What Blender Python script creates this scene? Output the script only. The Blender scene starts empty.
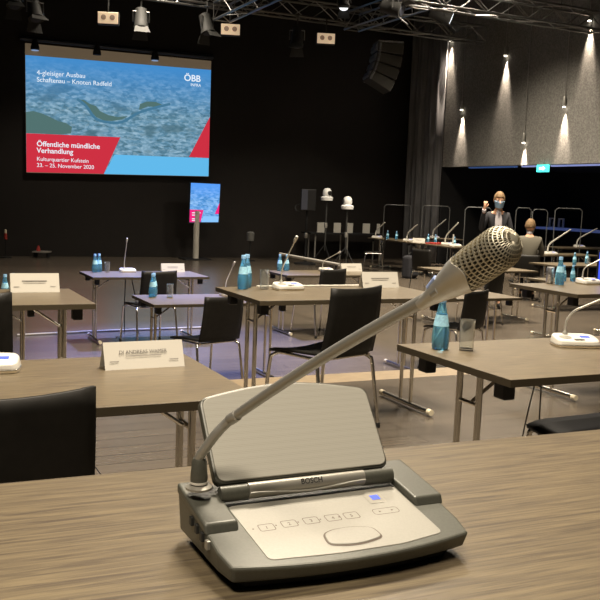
import bpy, bmesh, math, random
from mathutils import Vector, Matrix
random.seed(4)
S = bpy.context.scene
COL = S.collection
PI = math.pi
R = math.radians

# ------------------------------------------------------------------ camera
F_PX = 880.0
YAW, PITCH, ROLL = R(25.62), R(6.63), R(2.24)
EYE = Vector((0, 0, 1.3))
_f = Vector((math.sin(YAW)*math.cos(PITCH), math.cos(YAW)*math.cos(PITCH), -math.sin(PITCH)))
_r = Vector((math.cos(YAW), -math.sin(YAW), 0))
_u = _r.cross(_f)
RIGHT = _r*math.cos(ROLL) + _u*math.sin(ROLL)
UP = -_r*math.sin(ROLL) + _u*math.cos(ROLL)
FWD = _f
cam_d = bpy.data.cameras.new('camera')
cam = bpy.data.objects.new('camera', cam_d)
COL.objects.link(cam)
cam_d.sensor_width = 36.0
cam_d.lens = 36.0*F_PX/600.0
cam_d.clip_start = 0.02
cam.matrix_world = Matrix(((RIGHT.x, UP.x, -FWD.x, EYE.x), (RIGHT.y, UP.y, -FWD.y, EYE.y), (RIGHT.z, UP.z, -FWD.z, EYE.z), (0, 0, 0, 1)))
S.camera = cam

# ------------------------------------------------------------------ world, lamps, exposure
w = bpy.data.worlds.new('hall_dark'); S.world = w; w.use_nodes = True
w.node_tree.nodes['Background'].inputs[0].default_value = (0.9, 0.85, 0.75, 1)
w.node_tree.nodes['Background'].inputs[1].default_value = 0.012
S.view_settings.view_transform = 'Standard'
S.view_settings.look = 'None'
S.view_settings.gamma = 1.0
S.view_settings.use_curve_mapping = False
S.view_settings.exposure = 0.0

def area(name, loc, size, power, color=(1.0, 0.80, 0.55), rot=(0, 0, 0), spread=180):
    l = bpy.data.lights.new(name, 'AREA'); l.shape = 'DISK'; l.size = size; l.energy = power; l.color = color
    l.spread = R(spread)
    o = bpy.data.objects.new(name, l); COL.objects.link(o); o.location = loc; o.rotation_euler = rot
    return o
WARM = (1.0, 0.87, 0.70)
area('ceiling_flood', (1.6, 3.0, 6.2), 1.6, 450, WARM, spread=130)
area('ceiling_flood', (-1.8, -1.0, 6.2), 1.6, 300, WARM, spread=125)
area('ceiling_flood', (4.2, 7.5, 6.2), 1.6, 450, WARM, spread=125)
area('ceiling_flood', (8.6, 11.0, 6.3), 1.6, 700, WARM, spread=130)
area('ceiling_flood', (10.4, 15.0, 6.3), 1.2, 430, WARM, spread=125)
area('ceiling_flood', (4.8, 17.6, 6.5), 1.2, 170, WARM, spread=110)  # extra flood added to brighten the floor near the back wall
# added blue spot standing in for the small monitor's reflection on the floor
_l = bpy.data.lights.new('blue_floor_fill', 'SPOT'); _l.energy = 9500; _l.color = (0.25, 0.33, 1.0); _l.spot_size = R(38); _l.spot_blend = 0.9; _l.shadow_soft_size = 0.15
_o = bpy.data.objects.new('blue_floor_fill', _l); COL.objects.link(_o); _o.location = (3.6, 11.6, 6.2)
_o.rotation_euler = (Vector((3.0, 8.8, -0.36))-Vector((3.6, 11.6, 6.2))).to_track_quat('-Z', 'Y').to_euler()

# ------------------------------------------------------------------ materials
def mat(name, col, rough=0.5, metal=0.0, noise=0.0, nscale=8.0, stretch=(1, 1, 1), bump=0.0, bscale=None, spec=0.5,
        trans=0.0, emit=None, estr=0.0, ior=1.45, col2=None):
    m = bpy.data.materials.new(name); m.use_nodes = True
    nt = m.node_tree; b = nt.nodes['Principled BSDF']
    b.inputs['Base Color'].default_value = (*col, 1)
    b.inputs['Roughness'].default_value = rough
    b.inputs['Metallic'].default_value = metal
    b.inputs['Specular IOR Level'].default_value = spec
    b.inputs['IOR'].default_value = ior
    b.inputs['Transmission Weight'].default_value = trans
    if emit:
        b.inputs['Emission Color'].default_value = (*emit, 1); b.inputs['Emission Strength'].default_value = estr
    if noise or bump or col2:
        tc = nt.nodes.new('ShaderNodeTexCoord'); mp = nt.nodes.new('ShaderNodeMapping')
        mp.inputs['Scale'].default_value = stretch
        nt.links.new(tc.outputs['Object'], mp.inputs['Vector'])
        n = nt.nodes.new('ShaderNodeTexNoise'); n.inputs['Scale'].default_value = nscale; n.inputs['Detail'].default_value = 6
        nt.links.new(mp.outputs[0], n.inputs['Vector'])
        if noise or col2:
            cr = nt.nodes.new('ShaderNodeValToRGB')
            lo = tuple(c*(1-noise) for c in col) if not col2 else col2
            hi = tuple(min(1, c*(1+noise)) for c in col) if not col2 else col
            cr.color_ramp.elements[0].color = (*lo, 1); cr.color_ramp.elements[0].position = 0.36
            cr.color_ramp.elements[1].color = (*hi, 1); cr.color_ramp.elements[1].position = 0.64
            nt.links.new(n.outputs['Fac'], cr.inputs[0]); nt.links.new(cr.outputs[0], b.inputs['Base Color'])
        if bump:
            n2 = n
            if bscale:
                n2 = nt.nodes.new('ShaderNodeTexNoise'); n2.inputs['Scale'].default_value = bscale
                nt.links.new(mp.outputs[0], n2.inputs['Vector'])
            bp = nt.nodes.new('ShaderNodeBump'); bp.inputs['Strength'].default_value = bump; bp.inputs['Distance'].default_value = 0.01
            nt.links.new(n2.outputs['Fac'], bp.inputs['Height']); nt.links.new(bp.outputs[0], b.inputs['Normal'])
    return m

def planks(name, c1, c2, rough, width=0.14, length=1.8, gap=(0.01, 0.008, 0.006)):
    m = mat(name, c1, rough)
    nt = m.node_tree; b = nt.nodes['Principled BSDF']
    tc = nt.nodes.new('ShaderNodeTexCoord')
    br = nt.nodes.new('ShaderNodeTexBrick')
    br.inputs['Color1'].default_value = (*c1, 1); br.inputs['Color2'].default_value = (*c2, 1); br.inputs['Mortar'].default_value = (*gap, 1)
    br.inputs['Scale'].default_value = 1.0; br.inputs['Mortar Size'].default_value = 0.003
    br.inputs['Brick Width'].default_value = length; br.inputs['Row Height'].default_value = width
    nt.links.new(tc.outputs['Object'], br.inputs['Vector'])
    mp = nt.nodes.new('ShaderNodeMapping'); mp.inputs['Scale'].default_value = (1.2, 14, 1)
    nt.links.new(tc.outputs['Object'], mp.inputs['Vector'])
    n = nt.nodes.new('ShaderNodeTexNoise'); n.inputs['Scale'].default_value = 3; n.inputs['Detail'].default_value = 6
    nt.links.new(mp.outputs[0], n.inputs['Vector'])
    mx = nt.nodes.new('ShaderNodeMixRGB'); mx.blend_type = 'MULTIPLY'; mx.inputs[0].default_value = 0.6
    cr = nt.nodes.new('ShaderNodeValToRGB'); cr.color_ramp.elements[0].color = (0.45, 0.45, 0.45, 1); cr.color_ramp.elements[1].color = (1.3, 1.3, 1.3, 1)
    nt.links.new(n.outputs['Fac'], cr.inputs[0])
    nt.links.new(br.outputs['Color'], mx.inputs[1]); nt.links.new(cr.outputs[0], mx.inputs[2]); nt.links.new(mx.outputs[0], b.inputs['Base Color'])
    return m

def oak(name, dark, light, rough):
    m = mat(name, light, rough)
    nt = m.node_tree; b = nt.nodes['Principled BSDF']
    tc = nt.nodes.new('ShaderNodeTexCoord'); mp = nt.nodes.new('ShaderNodeMapping')
    mp.inputs['Scale'].default_value = (3.6, 80.0, 30.0)
    nt.links.new(tc.outputs['Object'], mp.inputs['Vector'])
    n = nt.nodes.new('ShaderNodeTexNoise'); n.inputs['Scale'].default_value = 2.2; n.inputs['Detail'].default_value = 8; n.inputs['Roughness'].default_value = 0.62
    n.inputs['Distortion'].default_value = 0.6
    nt.links.new(mp.outputs[0], n.inputs['Vector'])
    cr = nt.nodes.new('ShaderNodeValToRGB')
    cr.color_ramp.elements[0].color = (*dark, 1); cr.color_ramp.elements[0].position = 0.35
    cr.color_ramp.elements[1].color = (*light, 1); cr.color_ramp.elements[1].position = 0.64
    nt.links.new(n.outputs['Fac'], cr.inputs[0]); nt.links.new(cr.outputs[0], b.inputs['Base Color'])
    bp = nt.nodes.new('ShaderNodeBump'); bp.inputs['Strength'].default_value = 0.12; bp.inputs['Distance'].default_value = 0.002
    nt.links.new(n.outputs['Fac'], bp.inputs['Height']); nt.links.new(bp.outputs[0], b.inputs['Normal'])
    return m

M = {}
M['oak'] = oak('dark_oak_laminate', (0.070, 0.053, 0.035), (0.158, 0.124, 0.072), 0.38)
M['edge'] = mat('table_edge_band', (0.065, 0.051, 0.031), 0.4)
M['floor'] = planks('hall_floor_boards', (0.112, 0.091, 0.067), (0.094, 0.077, 0.058), 0.27)
M['nosing'] = mat('light_oak_nosing', (0.22, 0.165, 0.10), 0.45, noise=0.25, nscale=4, stretch=(2, 30, 1))
M['blackwall'] = planks('black_stained_panels', (0.0115, 0.0080, 0.0055), (0.0095, 0.0066, 0.0046), 0.6, width=0.6, length=2.4, gap=(0.003, 0.002, 0.002))
M['black'] = mat('matt_black_paint', (0.008, 0.008, 0.008), 0.7)
M['blackplastic'] = mat('black_plastic', (0.012, 0.012, 0.012), 0.45)
M['chairblack'] = mat('black_chair_ply', (0.012, 0.011, 0.009), 0.5, noise=0.15, nscale=30, spec=0.25)
M['chrome'] = mat('chrome_tube', (0.86, 0.83, 0.76), 0.24, metal=1.0)
M['cream'] = mat('cream_plastic_cap', (0.70, 0.62, 0.45), 0.5)
M['concrete'] = mat('grey_rough_plaster', (0.205, 0.198, 0.178), 0.85, noise=0.25, nscale=30, bump=0.5, bscale=60)
M['curtain'] = mat('grey_stage_curtain', (0.24, 0.24, 0.245), 0.9, noise=0.2, nscale=3, stretch=(4, 4, 0.4))
M['paper'] = mat('cream_card', (0.56, 0.53, 0.46), 0.7)
M['ink'] = mat('grey_print', (0.27, 0.25, 0.22), 0.7)
M['inkdark'] = mat('dark_grey_print', (0.13, 0.12, 0.11), 0.7)
M['white'] = mat('off_white_plastic', (0.58, 0.555, 0.49), 0.4)
M['whitemetal'] = mat('white_enamel', (0.8, 0.8, 0.78), 0.4)
M['lcd'] = mat('blue_display', (0.05, 0.08, 0.4), 0.3, emit=(0.10, 0.14, 0.9), estr=0.8)
M['glassblue'] = mat('blue_bottle_glass', (0.24, 0.66, 0.95), 0.05, trans=0.78, ior=1.4, emit=None)
M['capblue'] = mat('pale_blue_cap', (0.30, 0.56, 0.85), 0.4)
M['labelblue'] = mat('pale_blue_label', (0.36, 0.66, 0.88), 0.4, noise=0.25, nscale=60)
M['glass'] = mat('clear_glass', (0.92, 0.94, 0.92), 0.03, trans=0.92, ior=1.35)
M['silvercan'] = mat('silver_can', (0.6, 0.6, 0.62), 0.3, metal=0.9, noise=0.5, nscale=60)
M['devgrey'] = mat('olive_grey_paint', (0.078, 0.078, 0.063), 0.38, metal=0.2, noise=0.06, nscale=400)
M['devdark'] = mat('charcoal_base_plastic', (0.02, 0.02, 0.018), 0.5)
M['devpanel'] = mat('silver_cream_panel', (0.245, 0.235, 0.20), 0.42, metal=0.1, noise=0.03, nscale=500)
M['devbar'] = mat('satin_silver_bar', (0.30, 0.285, 0.245), 0.34, metal=0.5)
M['stem'] = mat('grey_metal_stem', (0.38, 0.37, 0.335), 0.40, metal=0.6)
M['neck'] = mat('satin_silver_neck', (0.58, 0.56, 0.50), 0.36, metal=0.6)
M['grille'] = mat('champagne_mesh_metal', (0.52, 0.48, 0.37), 0.42, metal=0.7)
M['hole'] = mat('grille_holes', (0.03, 0.026, 0.018), 0.7)
M['btnline'] = mat('button_outline_print', (0.09, 0.065, 0.045), 0.6)
M['darkprint'] = mat('black_print', (0.015, 0.015, 0.015), 0.5)
M['truss'] = mat('aluminium_truss', (0.20, 0.197, 0.19), 0.32, metal=0.85)
M['lampbody'] = mat('grey_lamp_housing', (0.028, 0.028, 0.026), 0.7, metal=0.0)
M['blinder'] = mat('cream_lamp_face', (0.7, 0.55, 0.38), 0.5, emit=(1.0, 0.72, 0.46), estr=0.45)
M['bulb'] = mat('lamp_reflector', (0.3, 0.25, 0.2), 0.3, emit=(1.0, 0.6, 0.35), estr=0.12)
M['lens'] = mat('glowing_lens', (1, 1, 1), 0.3, emit=(1.0, 0.9, 0.75), estr=14)
M['lensdim'] = mat('dim_glowing_lens', (1, 1, 1), 0.3, emit=(0.9, 0.95, 1.0), estr=1.4)
M['suit'] = mat('dark_suit_cloth', (0.022, 0.022, 0.026), 0.85)
M['suitgrey'] = mat('olive_grey_jacket_cloth', (0.11, 0.10, 0.075), 0.9)
M['shirt'] = mat('white_shirt', (0.62, 0.58, 0.60), 0.8)
M['tie'] = mat('grey_tie', (0.2, 0.17, 0.2), 0.7)
M['skin'] = mat('skin', (0.62, 0.34, 0.21), 0.55)
M['hair'] = mat('sandy_hair', (0.17, 0.105, 0.048), 0.8, noise=0.3, nscale=40)
M['mask'] = mat('blue_face_mask', (0.33, 0.52, 0.72), 0.8)
M['acrylic'] = mat('clear_acrylic', (0.97, 0.98, 1.0), 0.02, trans=1.0, ior=1.02, spec=0.15)
M['acrylicedge'] = mat('frosted_acrylic_edge', (0.09, 0.093, 0.09), 0.4)
M['red'] = mat('red_plastic', (0.35, 0.035, 0.025), 0.6)
M['ledblue'] = mat('blue_strip_light', (0.1, 0.2, 0.5), 0.4, emit=(0.10, 0.22, 0.62), estr=0.25)
M['ledpale'] = mat('pale_strip_light', (0.3, 0.35, 0.6), 0.4, emit=(0.36, 0.42, 0.85), estr=0.6)
M['exit'] = mat('lit_exit_sign', (0.1, 0.8, 0.7), 0.4, emit=(0.05, 0.75, 0.68), estr=1.3)
M['exitwhite'] = mat('lit_exit_pictogram', (1, 1, 1), 0.4, emit=(0.7, 1.0, 1.0), estr=1.5)
M['bluelaptop'] = mat('lit_laptop_display', (0.05, 0.08, 0.5), 0.3, emit=(0.05, 0.1, 0.85), estr=0.9)
M['cable'] = mat('black_cable', (0.012, 0.012, 0.012), 0.5)
M['palecable'] = mat('pale_floor_cable', (0.36, 0.34, 0.30), 0.5)
M['speakerblue'] = mat('loudspeaker_grille', (0.05, 0.055, 0.075), 0.5, noise=0.2, nscale=200)
M['arraygrey'] = mat('grey_horn_front', (0.20, 0.205, 0.21), 0.5, noise=0.3, nscale=25)
M['arrayside'] = mat('dark_cabinet_side', (0.055, 0.053, 0.045), 0.7)

def emis(name, col, s=1.0):
    return mat(name, (0, 0, 0), 0.6, emit=col, estr=s, spec=0.1)
def srgb(r, g, b):
    f = lambda c: (c/255/12.92 if c/255 <= 0.04045 else ((c/255+0.055)/1.055)**2.4)
    return (f(r), f(g), f(b))
M['sred'] = emis('projected_red', srgb(206, 48, 66))
M['sband'] = emis('projected_pale_blue', srgb(98, 186, 236))
M['stext'] = emis('projected_white_lettering', srgb(235, 245, 255))
M['stan'] = mat('tan_screen_cloth_glow', (0.23, 0.19, 0.13), 0.8, emit=srgb(98, 84, 66), estr=0.75)  # light on the cloth border put in as a weak glow
M['mred'] = emis('display_magenta', srgb(246, 40, 130))
M['mband'] = emis('display_pale_blue', srgb(140, 200, 255))
M['sforest'] = emis('projected_wooded_slope', srgb(82, 114, 112))
M['sriver'] = emis('projected_river', srgb(70, 120, 150))

def aerial(name, sky, mid, streak, forest, scale, strength=1.0):
    # lit display content: a hazy aerial valley view that comes out of the projector
    m = bpy.data.materials.new(name); m.use_nodes = True; nt = m.node_tree
    b = nt.nodes['Principled BSDF']; b.inputs['Base Color'].default_value = (0, 0, 0, 1); b.inputs['Specular IOR Level'].default_value = 0.1
    tc = nt.nodes.new('ShaderNodeTexCoord')
    def N(sc, st, det=8, rot=0.0):
        mp = nt.nodes.new('ShaderNodeMapping'); mp.inputs['Scale'].default_value = st; mp.inputs['Rotation'].default_value = (0, rot, 0)
        nt.links.new(tc.outputs['Object'], mp.inputs['Vector'])
        n = nt.nodes.new('ShaderNodeTexNoise'); n.inputs['Scale'].default_value = sc; n.inputs['Detail'].default_value = det
        nt.links.new(mp.outputs[0], n.inputs['Vector']); return n.outputs['Fac']
    def ramp(fac, stops):
        c = nt.nodes.new('ShaderNodeValToRGB'); e = c.color_ramp.elements
        e[0].position, e[0].color = stops[0][0], (*stops[0][1], 1); e[1].position, e[1].color = stops[-1][0], (*stops[-1][1], 1)
        for p, cc in stops[1:-1]:
            x = e.new(p); x.color = (*cc, 1)
        nt.links.new(fac, c.inputs[0]); return c.outputs[0]
    def mix(f, a, b2):
        x = nt.nodes.new('ShaderNodeMixRGB'); nt.links.new(f, x.inputs[0]); nt.links.new(a, x.inputs[1]); nt.links.new(b2, x.inputs[2]); return x.outputs[0]
    land = ramp(N(7.5*scale, (1, 1, 1.9), 12, R(24)), [(0.34, forest), (0.50, mid), (0.60, streak)])
    vo = nt.nodes.new('ShaderNodeTexVoronoi'); vo.inputs['Scale'].default_value = 7.0*scale
    mpv = nt.nodes.new('ShaderNodeMapping'); mpv.inputs['Scale'].default_value = (0.8, 1, 2.6); mpv.inputs['Rotation'].default_value = (0, R(-28), 0)
    nt.links.new(tc.outputs['Object'], mpv.inputs['Vector']); nt.links.new(mpv.outputs[0], vo.inputs['Vector'])
    sv = nt.nodes.new('ShaderNodeSeparateColor'); nt.links.new(vo.outputs['Color'], sv.inputs[0])
    fields = ramp(sv.outputs[0], [(0.1, forest), (0.45, mid), (0.95, streak)])
    hv = nt.nodes.new('ShaderNodeValue'); hv.outputs[0].default_value = 0.5
    land = mix(hv.outputs[0], land, fields)
    woods = ramp(N(0.9*scale, (1, 1, 2.4), 3), [(0.57, (0, 0, 0)), (0.63, (0.75, 0.75, 0.75))])
    g = nt.nodes.new('ShaderNodeRGB'); g.outputs[0].default_value = (*forest, 1)
    land2 = mix(woods, land, g.outputs[0])
    sx = nt.nodes.new('ShaderNodeSeparateXYZ'); nt.links.new(tc.outputs['Generated'], sx.inputs[0])
    up = ramp(sx.outputs['Z'], [(0.55, (0, 0, 0)), (0.98, (1, 1, 1))])
    sk = nt.nodes.new('ShaderNodeRGB'); sk.outputs[0].default_value = (*sky, 1)
    col = mix(up, land2, sk.outputs[0])
    nt.links.new(col, b.inputs['Emission Color']); b.inputs['Emission Strength'].default_value = strength
    return m
M['aerial'] = aerial('projected_valley_view', srgb(66, 140, 205), srgb(98, 144, 172), srgb(152, 186, 206), srgb(72, 108, 122), 1.0)
M['aerial2'] = aerial('display_valley_view', srgb(90, 160, 250), srgb(100, 165, 235), srgb(160, 205, 250), srgb(60, 130, 190), 1.4)

# ------------------------------------------------------------------ mesh helpers
class MB:
    def __init__(s): s.v = []; s.f = []; s.m = []
    def add(s, verts, faces, mi=0):
        k = len(s.v); s.v += [Vector(p) for p in verts]; s.f += [tuple(i+k for i in f) for f in faces]; s.m += [mi]*len(faces); return s
    def box(s, x0, x1, y0, y1, z0, z1, mi=0, rz=0.0, c=None):
        P = [(x, y, z) for z in (z0, z1) for y in (y0, y1) for x in (x0, x1)]
        if rz:
            c = c or ((x0+x1)/2, (y0+y1)/2)
            P = [(c[0]+(x-c[0])*math.cos(rz)-(y-c[1])*math.sin(rz), c[1]+(x-c[0])*math.sin(rz)+(y-c[1])*math.cos(rz), z) for x, y, z in P]
        return s.add(P, [(0, 2, 3, 1), (4, 5, 7, 6), (0, 1, 5, 4), (2, 6, 7, 3), (0, 4, 6, 2), (1, 3, 7, 5)], mi)
    def tube(s, path, r, n=10, mi=0, caps=True):
        path = [Vector(p) for p in path]; rs = r if isinstance(r, (list, tuple)) else [r]*len(path)
        rings = []; prev = None
        for i, p in enumerate(path):
            t = (path[min(i+1, len(path)-1)]-path[max(i-1, 0)]).normalized()
            if prev is None:
                a = Vector((0, 0, 1)) if abs(t.z) < 0.9 else Vector((1, 0, 0)); u = t.cross(a).normalized()
            else:
                u = (prev - t*prev.dot(t)).normalized()
            prev = u; v = t.cross(u)
            rings.append([p+(u*math.cos(2*PI*k/n)+v*math.sin(2*PI*k/n))*rs[i] for k in range(n)])
        V = [q for rg in rings for q in rg]
        Fc = [(i*n+k, i*n+(k+1) % n, (i+1)*n+(k+1) % n, (i+1)*n+k) for i in range(len(path)-1) for k in range(n)]
        if caps: Fc += [tuple(range(n-1, -1, -1)), tuple((len(path)-1)*n+k for k in range(n))]
        return s.add(V, Fc, mi)
    def lathe(s, prof, n=20, c=(0, 0, 0), mi=0, axis=None):
        c = Vector(c); V = []
        q = Vector((0, 0, 1)).rotation_difference(Vector(axis)) if axis is not None else None
        for r_, z in prof:
            for k in range(n):
                p = Vector((r_*math.cos(2*PI*k/n), r_*math.sin(2*PI*k/n), z))
                V.append(c+(q @ p if q else p))
        Fc = [(i*n+k, i*n+(k+1) % n, (i+1)*n+(k+1) % n, (i+1)*n+k) for i in range(len(prof)-1) for k in range(n)]
        if prof[0][0] > 1e-6: Fc.append(tuple(range(n-1, -1, -1)))
        if prof[-1][0] > 1e-6: Fc.append(tuple((len(prof)-1)*n+k for k in range(n)))
        return s.add(V, Fc, mi)
    def prism(s, poly, f0, f1, mi=0):      # poly: 2-D outline; f0/f1 map (a,b) to a bottom and a top point
        n = len(poly); V = [f0(*p) for p in poly]+[f1(*p) for p in poly]
        Fc = [tuple(range(n-1, -1, -1)), tuple(range(n, 2*n))]+[(i, (i+1) % n, n+(i+1) % n, n+i) for i in range(n)]
        return s.add(V, Fc, mi)
    def build(s, name, mats, parent=None, smooth=False, bevel=0.0, seg=2, loc=None):
        me = bpy.data.meshes.new(name); me.from_pydata([tuple(p) for p in s.v], [], s.f)
        mats = mats if isinstance(mats, (list, tuple)) else [mats]
        for m in mats: me.materials.append(m if not isinstance(m, str) else M[m])
        for p, mi in zip(me.polygons, s.m): p.material_index = mi; p.use_smooth = smooth
        bm = bmesh.new(); bm.from_mesh(me); bmesh.ops.remove_doubles(bm, verts=bm.verts, dist=1e-6)
        bmesh.ops.recalc_face_normals(bm, faces=bm.faces); bm.to_mesh(me); bm.free()
        if smooth and hasattr(me, 'set_sharp_from_angle'): me.set_sharp_from_angle(angle=R(42))
        o = bpy.data.objects.new(name, me); COL.objects.link(o)
        if parent: o.parent = parent
        if loc is not None: o.location = loc
        if bevel:
            b = o.modifiers.new('edge', 'BEVEL'); b.width = bevel; b.segments = seg; b.limit_method = 'ANGLE'; b.angle_limit = R(35)
        return o

def tag(o, label=None, cat=None, group=None, kind=None):
    if label: o['label'] = label
    if cat: o['category'] = cat
    if group: o['group'] = group
    if kind: o['kind'] = kind
    return o
def thing(name, label, cat, loc=(0, 0, 0), rz=0.0, group=None):
    o = bpy.data.objects.new(name, None); o.empty_display_size = 0.1; COL.objects.link(o)
    o.location = loc; o.rotation_euler = (0, 0, rz)
    return tag(o, label, cat, group)
def copy_tree(o, parent=None):
    c = o.copy(); COL.objects.link(c)
    if parent: c.parent = parent
    for ch in list(o.children): copy_tree(ch, c)
    return c
def struct(name, mb, m, **k):
    return tag(mb.build(name, m, **k), kind='structure')
def text_mesh(name, body, size, m, parent, mw, ext=0.0004, align='LEFT', sx=1.0, bold=0.0):
    cu = bpy.data.curves.new(name, 'FONT'); cu.body = body; cu.size = size; cu.extrude = ext; cu.align_x = align; cu.offset = bold
    t = bpy.data.objects.new(name+'_tmp', cu); COL.objects.link(t)
    dg = bpy.context.evaluated_depsgraph_get(); dg.update()
    me = bpy.data.meshes.new_from_object(t.evaluated_get(dg)); me.name = name
    bpy.data.objects.remove(t)
    me.materials.clear(); me.materials.append(M[m])
    me.transform(mw @ Matrix.Diagonal((sx, 1, 1, 1)))
    o = bpy.data.objects.new(name, me); COL.objects.link(o)
    if parent: o.parent = parent
    return o
def frame(origin, xa, ya):
    xa = Vector(xa).normalized(); ya = Vector(ya); ya = (ya-xa*ya.dot(xa)).normalized(); za = xa.cross(ya)
    o = Vector(origin)
    return Matrix(((xa.x, ya.x, za.x, o.x), (xa.y, ya.y, za.y, o.y), (xa.z, ya.z, za.z, o.z), (0, 0, 0, 1)))
def ray(x, y): return FWD+RIGHT*((x-300)/F_PX)-UP*((y-300)/F_PX)
def at_z(x, y, z):
    d = ray(x, y); return EYE+d*((z-EYE.z)/d.z)
def at_y(x, y, Y):
    d = ray(x, y); return EYE+d*(Y/d.y)
def at_x(x, y, X):
    d = ray(x, y); return EYE+d*(X/d.x)
def at_t(x, y, t): return EYE+ray(x, y)*t

LOW = -0.36          # main hall floor; the tables in front stand on a podium whose deck is z = 0
TOP = 0.74
WALL_Y = 21.95
WALL_X = 13.85

# ------------------------------------------------------------------ room
struct('floor', MB().box(-8, 18.5, -5, WALL_Y+0.2, LOW-0.2, LOW), 'floor')
struct('floor_podium', MB().box(-8, 12.5, -5, 5.45, LOW, 0.0), 'floor')
struct('trim_1', MB().box(-8, 12.5, 5.45, 5.73, LOW, 0.0), 'nosing')
struct('floor_rostrum', MB().box(-8, 6, -5, 1.45, 0.0, 0.20), 'floor')
struct('wall_back', MB().box(-8, 18.5, WALL_Y, WALL_Y+0.2, LOW, 7.0), 'blackwall')
struct('wall_left', MB().box(-8.2, -8, -5, WALL_Y, LOW, 7.0), 'blackwall')
struct('wall_rear', MB().box(-8, 18.5, -5.2, -5, LOW, 7.0), 'blackwall')
struct('ceiling', MB().box(-8, 18.5, -5, WALL_Y, 7.0, 7.2), 'black')
struct('wall_right', MB().box(WALL_X, WALL_X+0.25, -5, 20.25, 2.28, 7.0), 'concrete')
struct('wall_right_end', MB().box(WALL_X, 18.5, 20.25, WALL_Y, LOW, 7.0), 'black')
struct('ceiling_gallery', MB().box(WALL_X+0.25, 18.5, -5, 20.25, 2.32, 2.5), 'black')
struct('wall_gallery', MB().box(18.3, 18.5, -5, 20.25, LOW, 2.32), 'black')

# curtain on the right wall next to the corner
mb = MB(); n = 90; V = []
for i in range(n+1):
    y = 20.2+1.65*i/n; x = WALL_X-0.12+0.055*math.sin(i*0.42)+0.03*math.sin(i*0.17+1)
    V += [(x, y, LOW+0.02), (x+0.02*math.sin(i*0.4), y, 6.9)]
mb.add(V, [(2*i, 2*i+2, 2*i+3, 2*i+1) for i in range(n)])
cu = mb.build('stage_curtain', 'curtain', smooth=True)
cu.modifiers.new('cloth', 'SOLIDIFY').thickness = 0.01
tag(cu, 'grey pleated stage curtain hanging in the far right corner', 'curtain')

# ------------------------------------------------------------------ the desk unit in front (foreground)
def make_table(loc, rz, length, label, depth=0.70, group='conference tables', name='conference_table', h=TOP):
    t = thing(name, label, 'table', loc, rz, group)      # local: x 0..length, y 0..depth, z 0 floor
    b = MB(); b.box(0, length, 0, depth, h-0.026, h-0.0005, 1); b.box(0.001, length-0.001, 0.001, depth-0.001, h-0.001, h, 0)
    b.build('tabletop', ['oak', 'edge'], t, bevel=0.0015)
    for e in (0, 1):
        sx = -1 if e else 1; x0 = length if e else 0.0
        x = x0+sx*0.10; ym = depth/2
        for dy in (-0.06, 0.06):
            MB().tube([(x, ym+dy, 0.035), (x, ym+dy, h-0.026)], 0.0125, 12).build('leg', 'chrome', t, smooth=True)
        f = MB().tube([(x, ym-0.27, 0.028), (x, ym+0.27, 0.028)], 0.016, 12).build('foot', 'chrome', t, smooth=True)
        for s in (-1, 1):
            MB().tube([(x, ym+s*0.265, 0.028), (x, ym+s*0.30, 0.028)], 0.019, 12).build('end_cap', 'cream', f, smooth=True)
            MB().box(x-sx*0.03-0.024, x-sx*0.03+0.024, ym+s*0.235-0.03, ym+s*0.235+0.03, h-0.092, h-0.026).build('bumper', 'blackplastic', t, bevel=0.006)
        MB().tube([(x+sx*0.012, ym, h-0.16), (x+sx*0.20, ym, h-0.03)], 0.007, 8).build('brace', 'chrome', t, smooth=True)
        MB().tube([(x, ym-0.07, h-0.16), (x, ym+0.07, h-0.16)], 0.008, 8).build('crossbar', 'chrome', t, smooth=True)
    return t
DESK_Z = 0.94
make_table((-0.32, 0.405, 0.20), R(-1.75), 1.9, 'long dark oak desk in the foreground under the silver conference console', h=DESK_Z-0.20, group=None)

# ---- console with the gooseneck microphone
SC = 1.125
cons = thing('conference_console', 'large grey conference console with raised loudspeaker panel and long gooseneck microphone on the front desk',
             'conference console', (0.358*SC, 0.614*SC, DESK_Z))
cons.scale = (SC, SC, SC)
zt = lambda y: 0.0225+0.2*y
def strip(x0, x1, y0, y1, up, dn):
    return None
# dark undercut foot
fr = lambda x: -0.002+0.95*(x-0.002)**2
outl = [(x+0.005, fr(x)+0.012) for x in [-0.102+0.206*i/16 for i in range(17)]]+[(0.114, 0.134), (-0.102, 0.134)]
MB().prism(outl, lambda a, b: (a*0.97, b+0.004, 0.0), lambda a, b: (a, b, 0.014)).build('foot_base', 'devdark', cons, bevel=0.002)
# body shell: bottom wedge with a rim around the sunken panel
b = MB()
outl = [(x+0.005, fr(x)) for x in [-0.115+0.231*i/20 for i in range(21)]]+[(0.125, 0.035), (0.1245, 0.140), (-0.114, 0.140), (-0.1135, 0.035)]
b.prism(outl, lambda a, c: (a*0.975, c*0.97+0.004, 0.010), lambda a, c: (a, c, zt(c)))
b.build('body', 'devgrey', cons, bevel=0.003, seg=3)
def side_block(x0, x1, x0b, x1b):
    q = MB(); y0, y1 = 0.064, 0.139
    a = [(x0, y0-0.004, zt(y0)-0.002), (x1, y0-0.004, zt(y0)-0.002), (x1b, y1, zt(y1)-0.004), (x0b, y1, zt(y1)-0.004)]
    c = [(x0, y0, 0.0425), (x1, y0, 0.0425), (x1b, y1, 0.0555), (x0b, y1, 0.0555)]
    q.add(a+c, [(0, 3, 2, 1), (4, 5, 6, 7), (0, 1, 5, 4), (1, 2, 6, 5), (2, 3, 7, 6), (3, 0, 4, 7)])
    return q.build('side_block', 'devgrey', cons, bevel=0.0022, seg=3)
lb = side_block(-0.1145, -0.0835, -0.1150, -0.0845)
side_block(0.0955, 0.1265, 0.0935, 0.1255)
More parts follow.
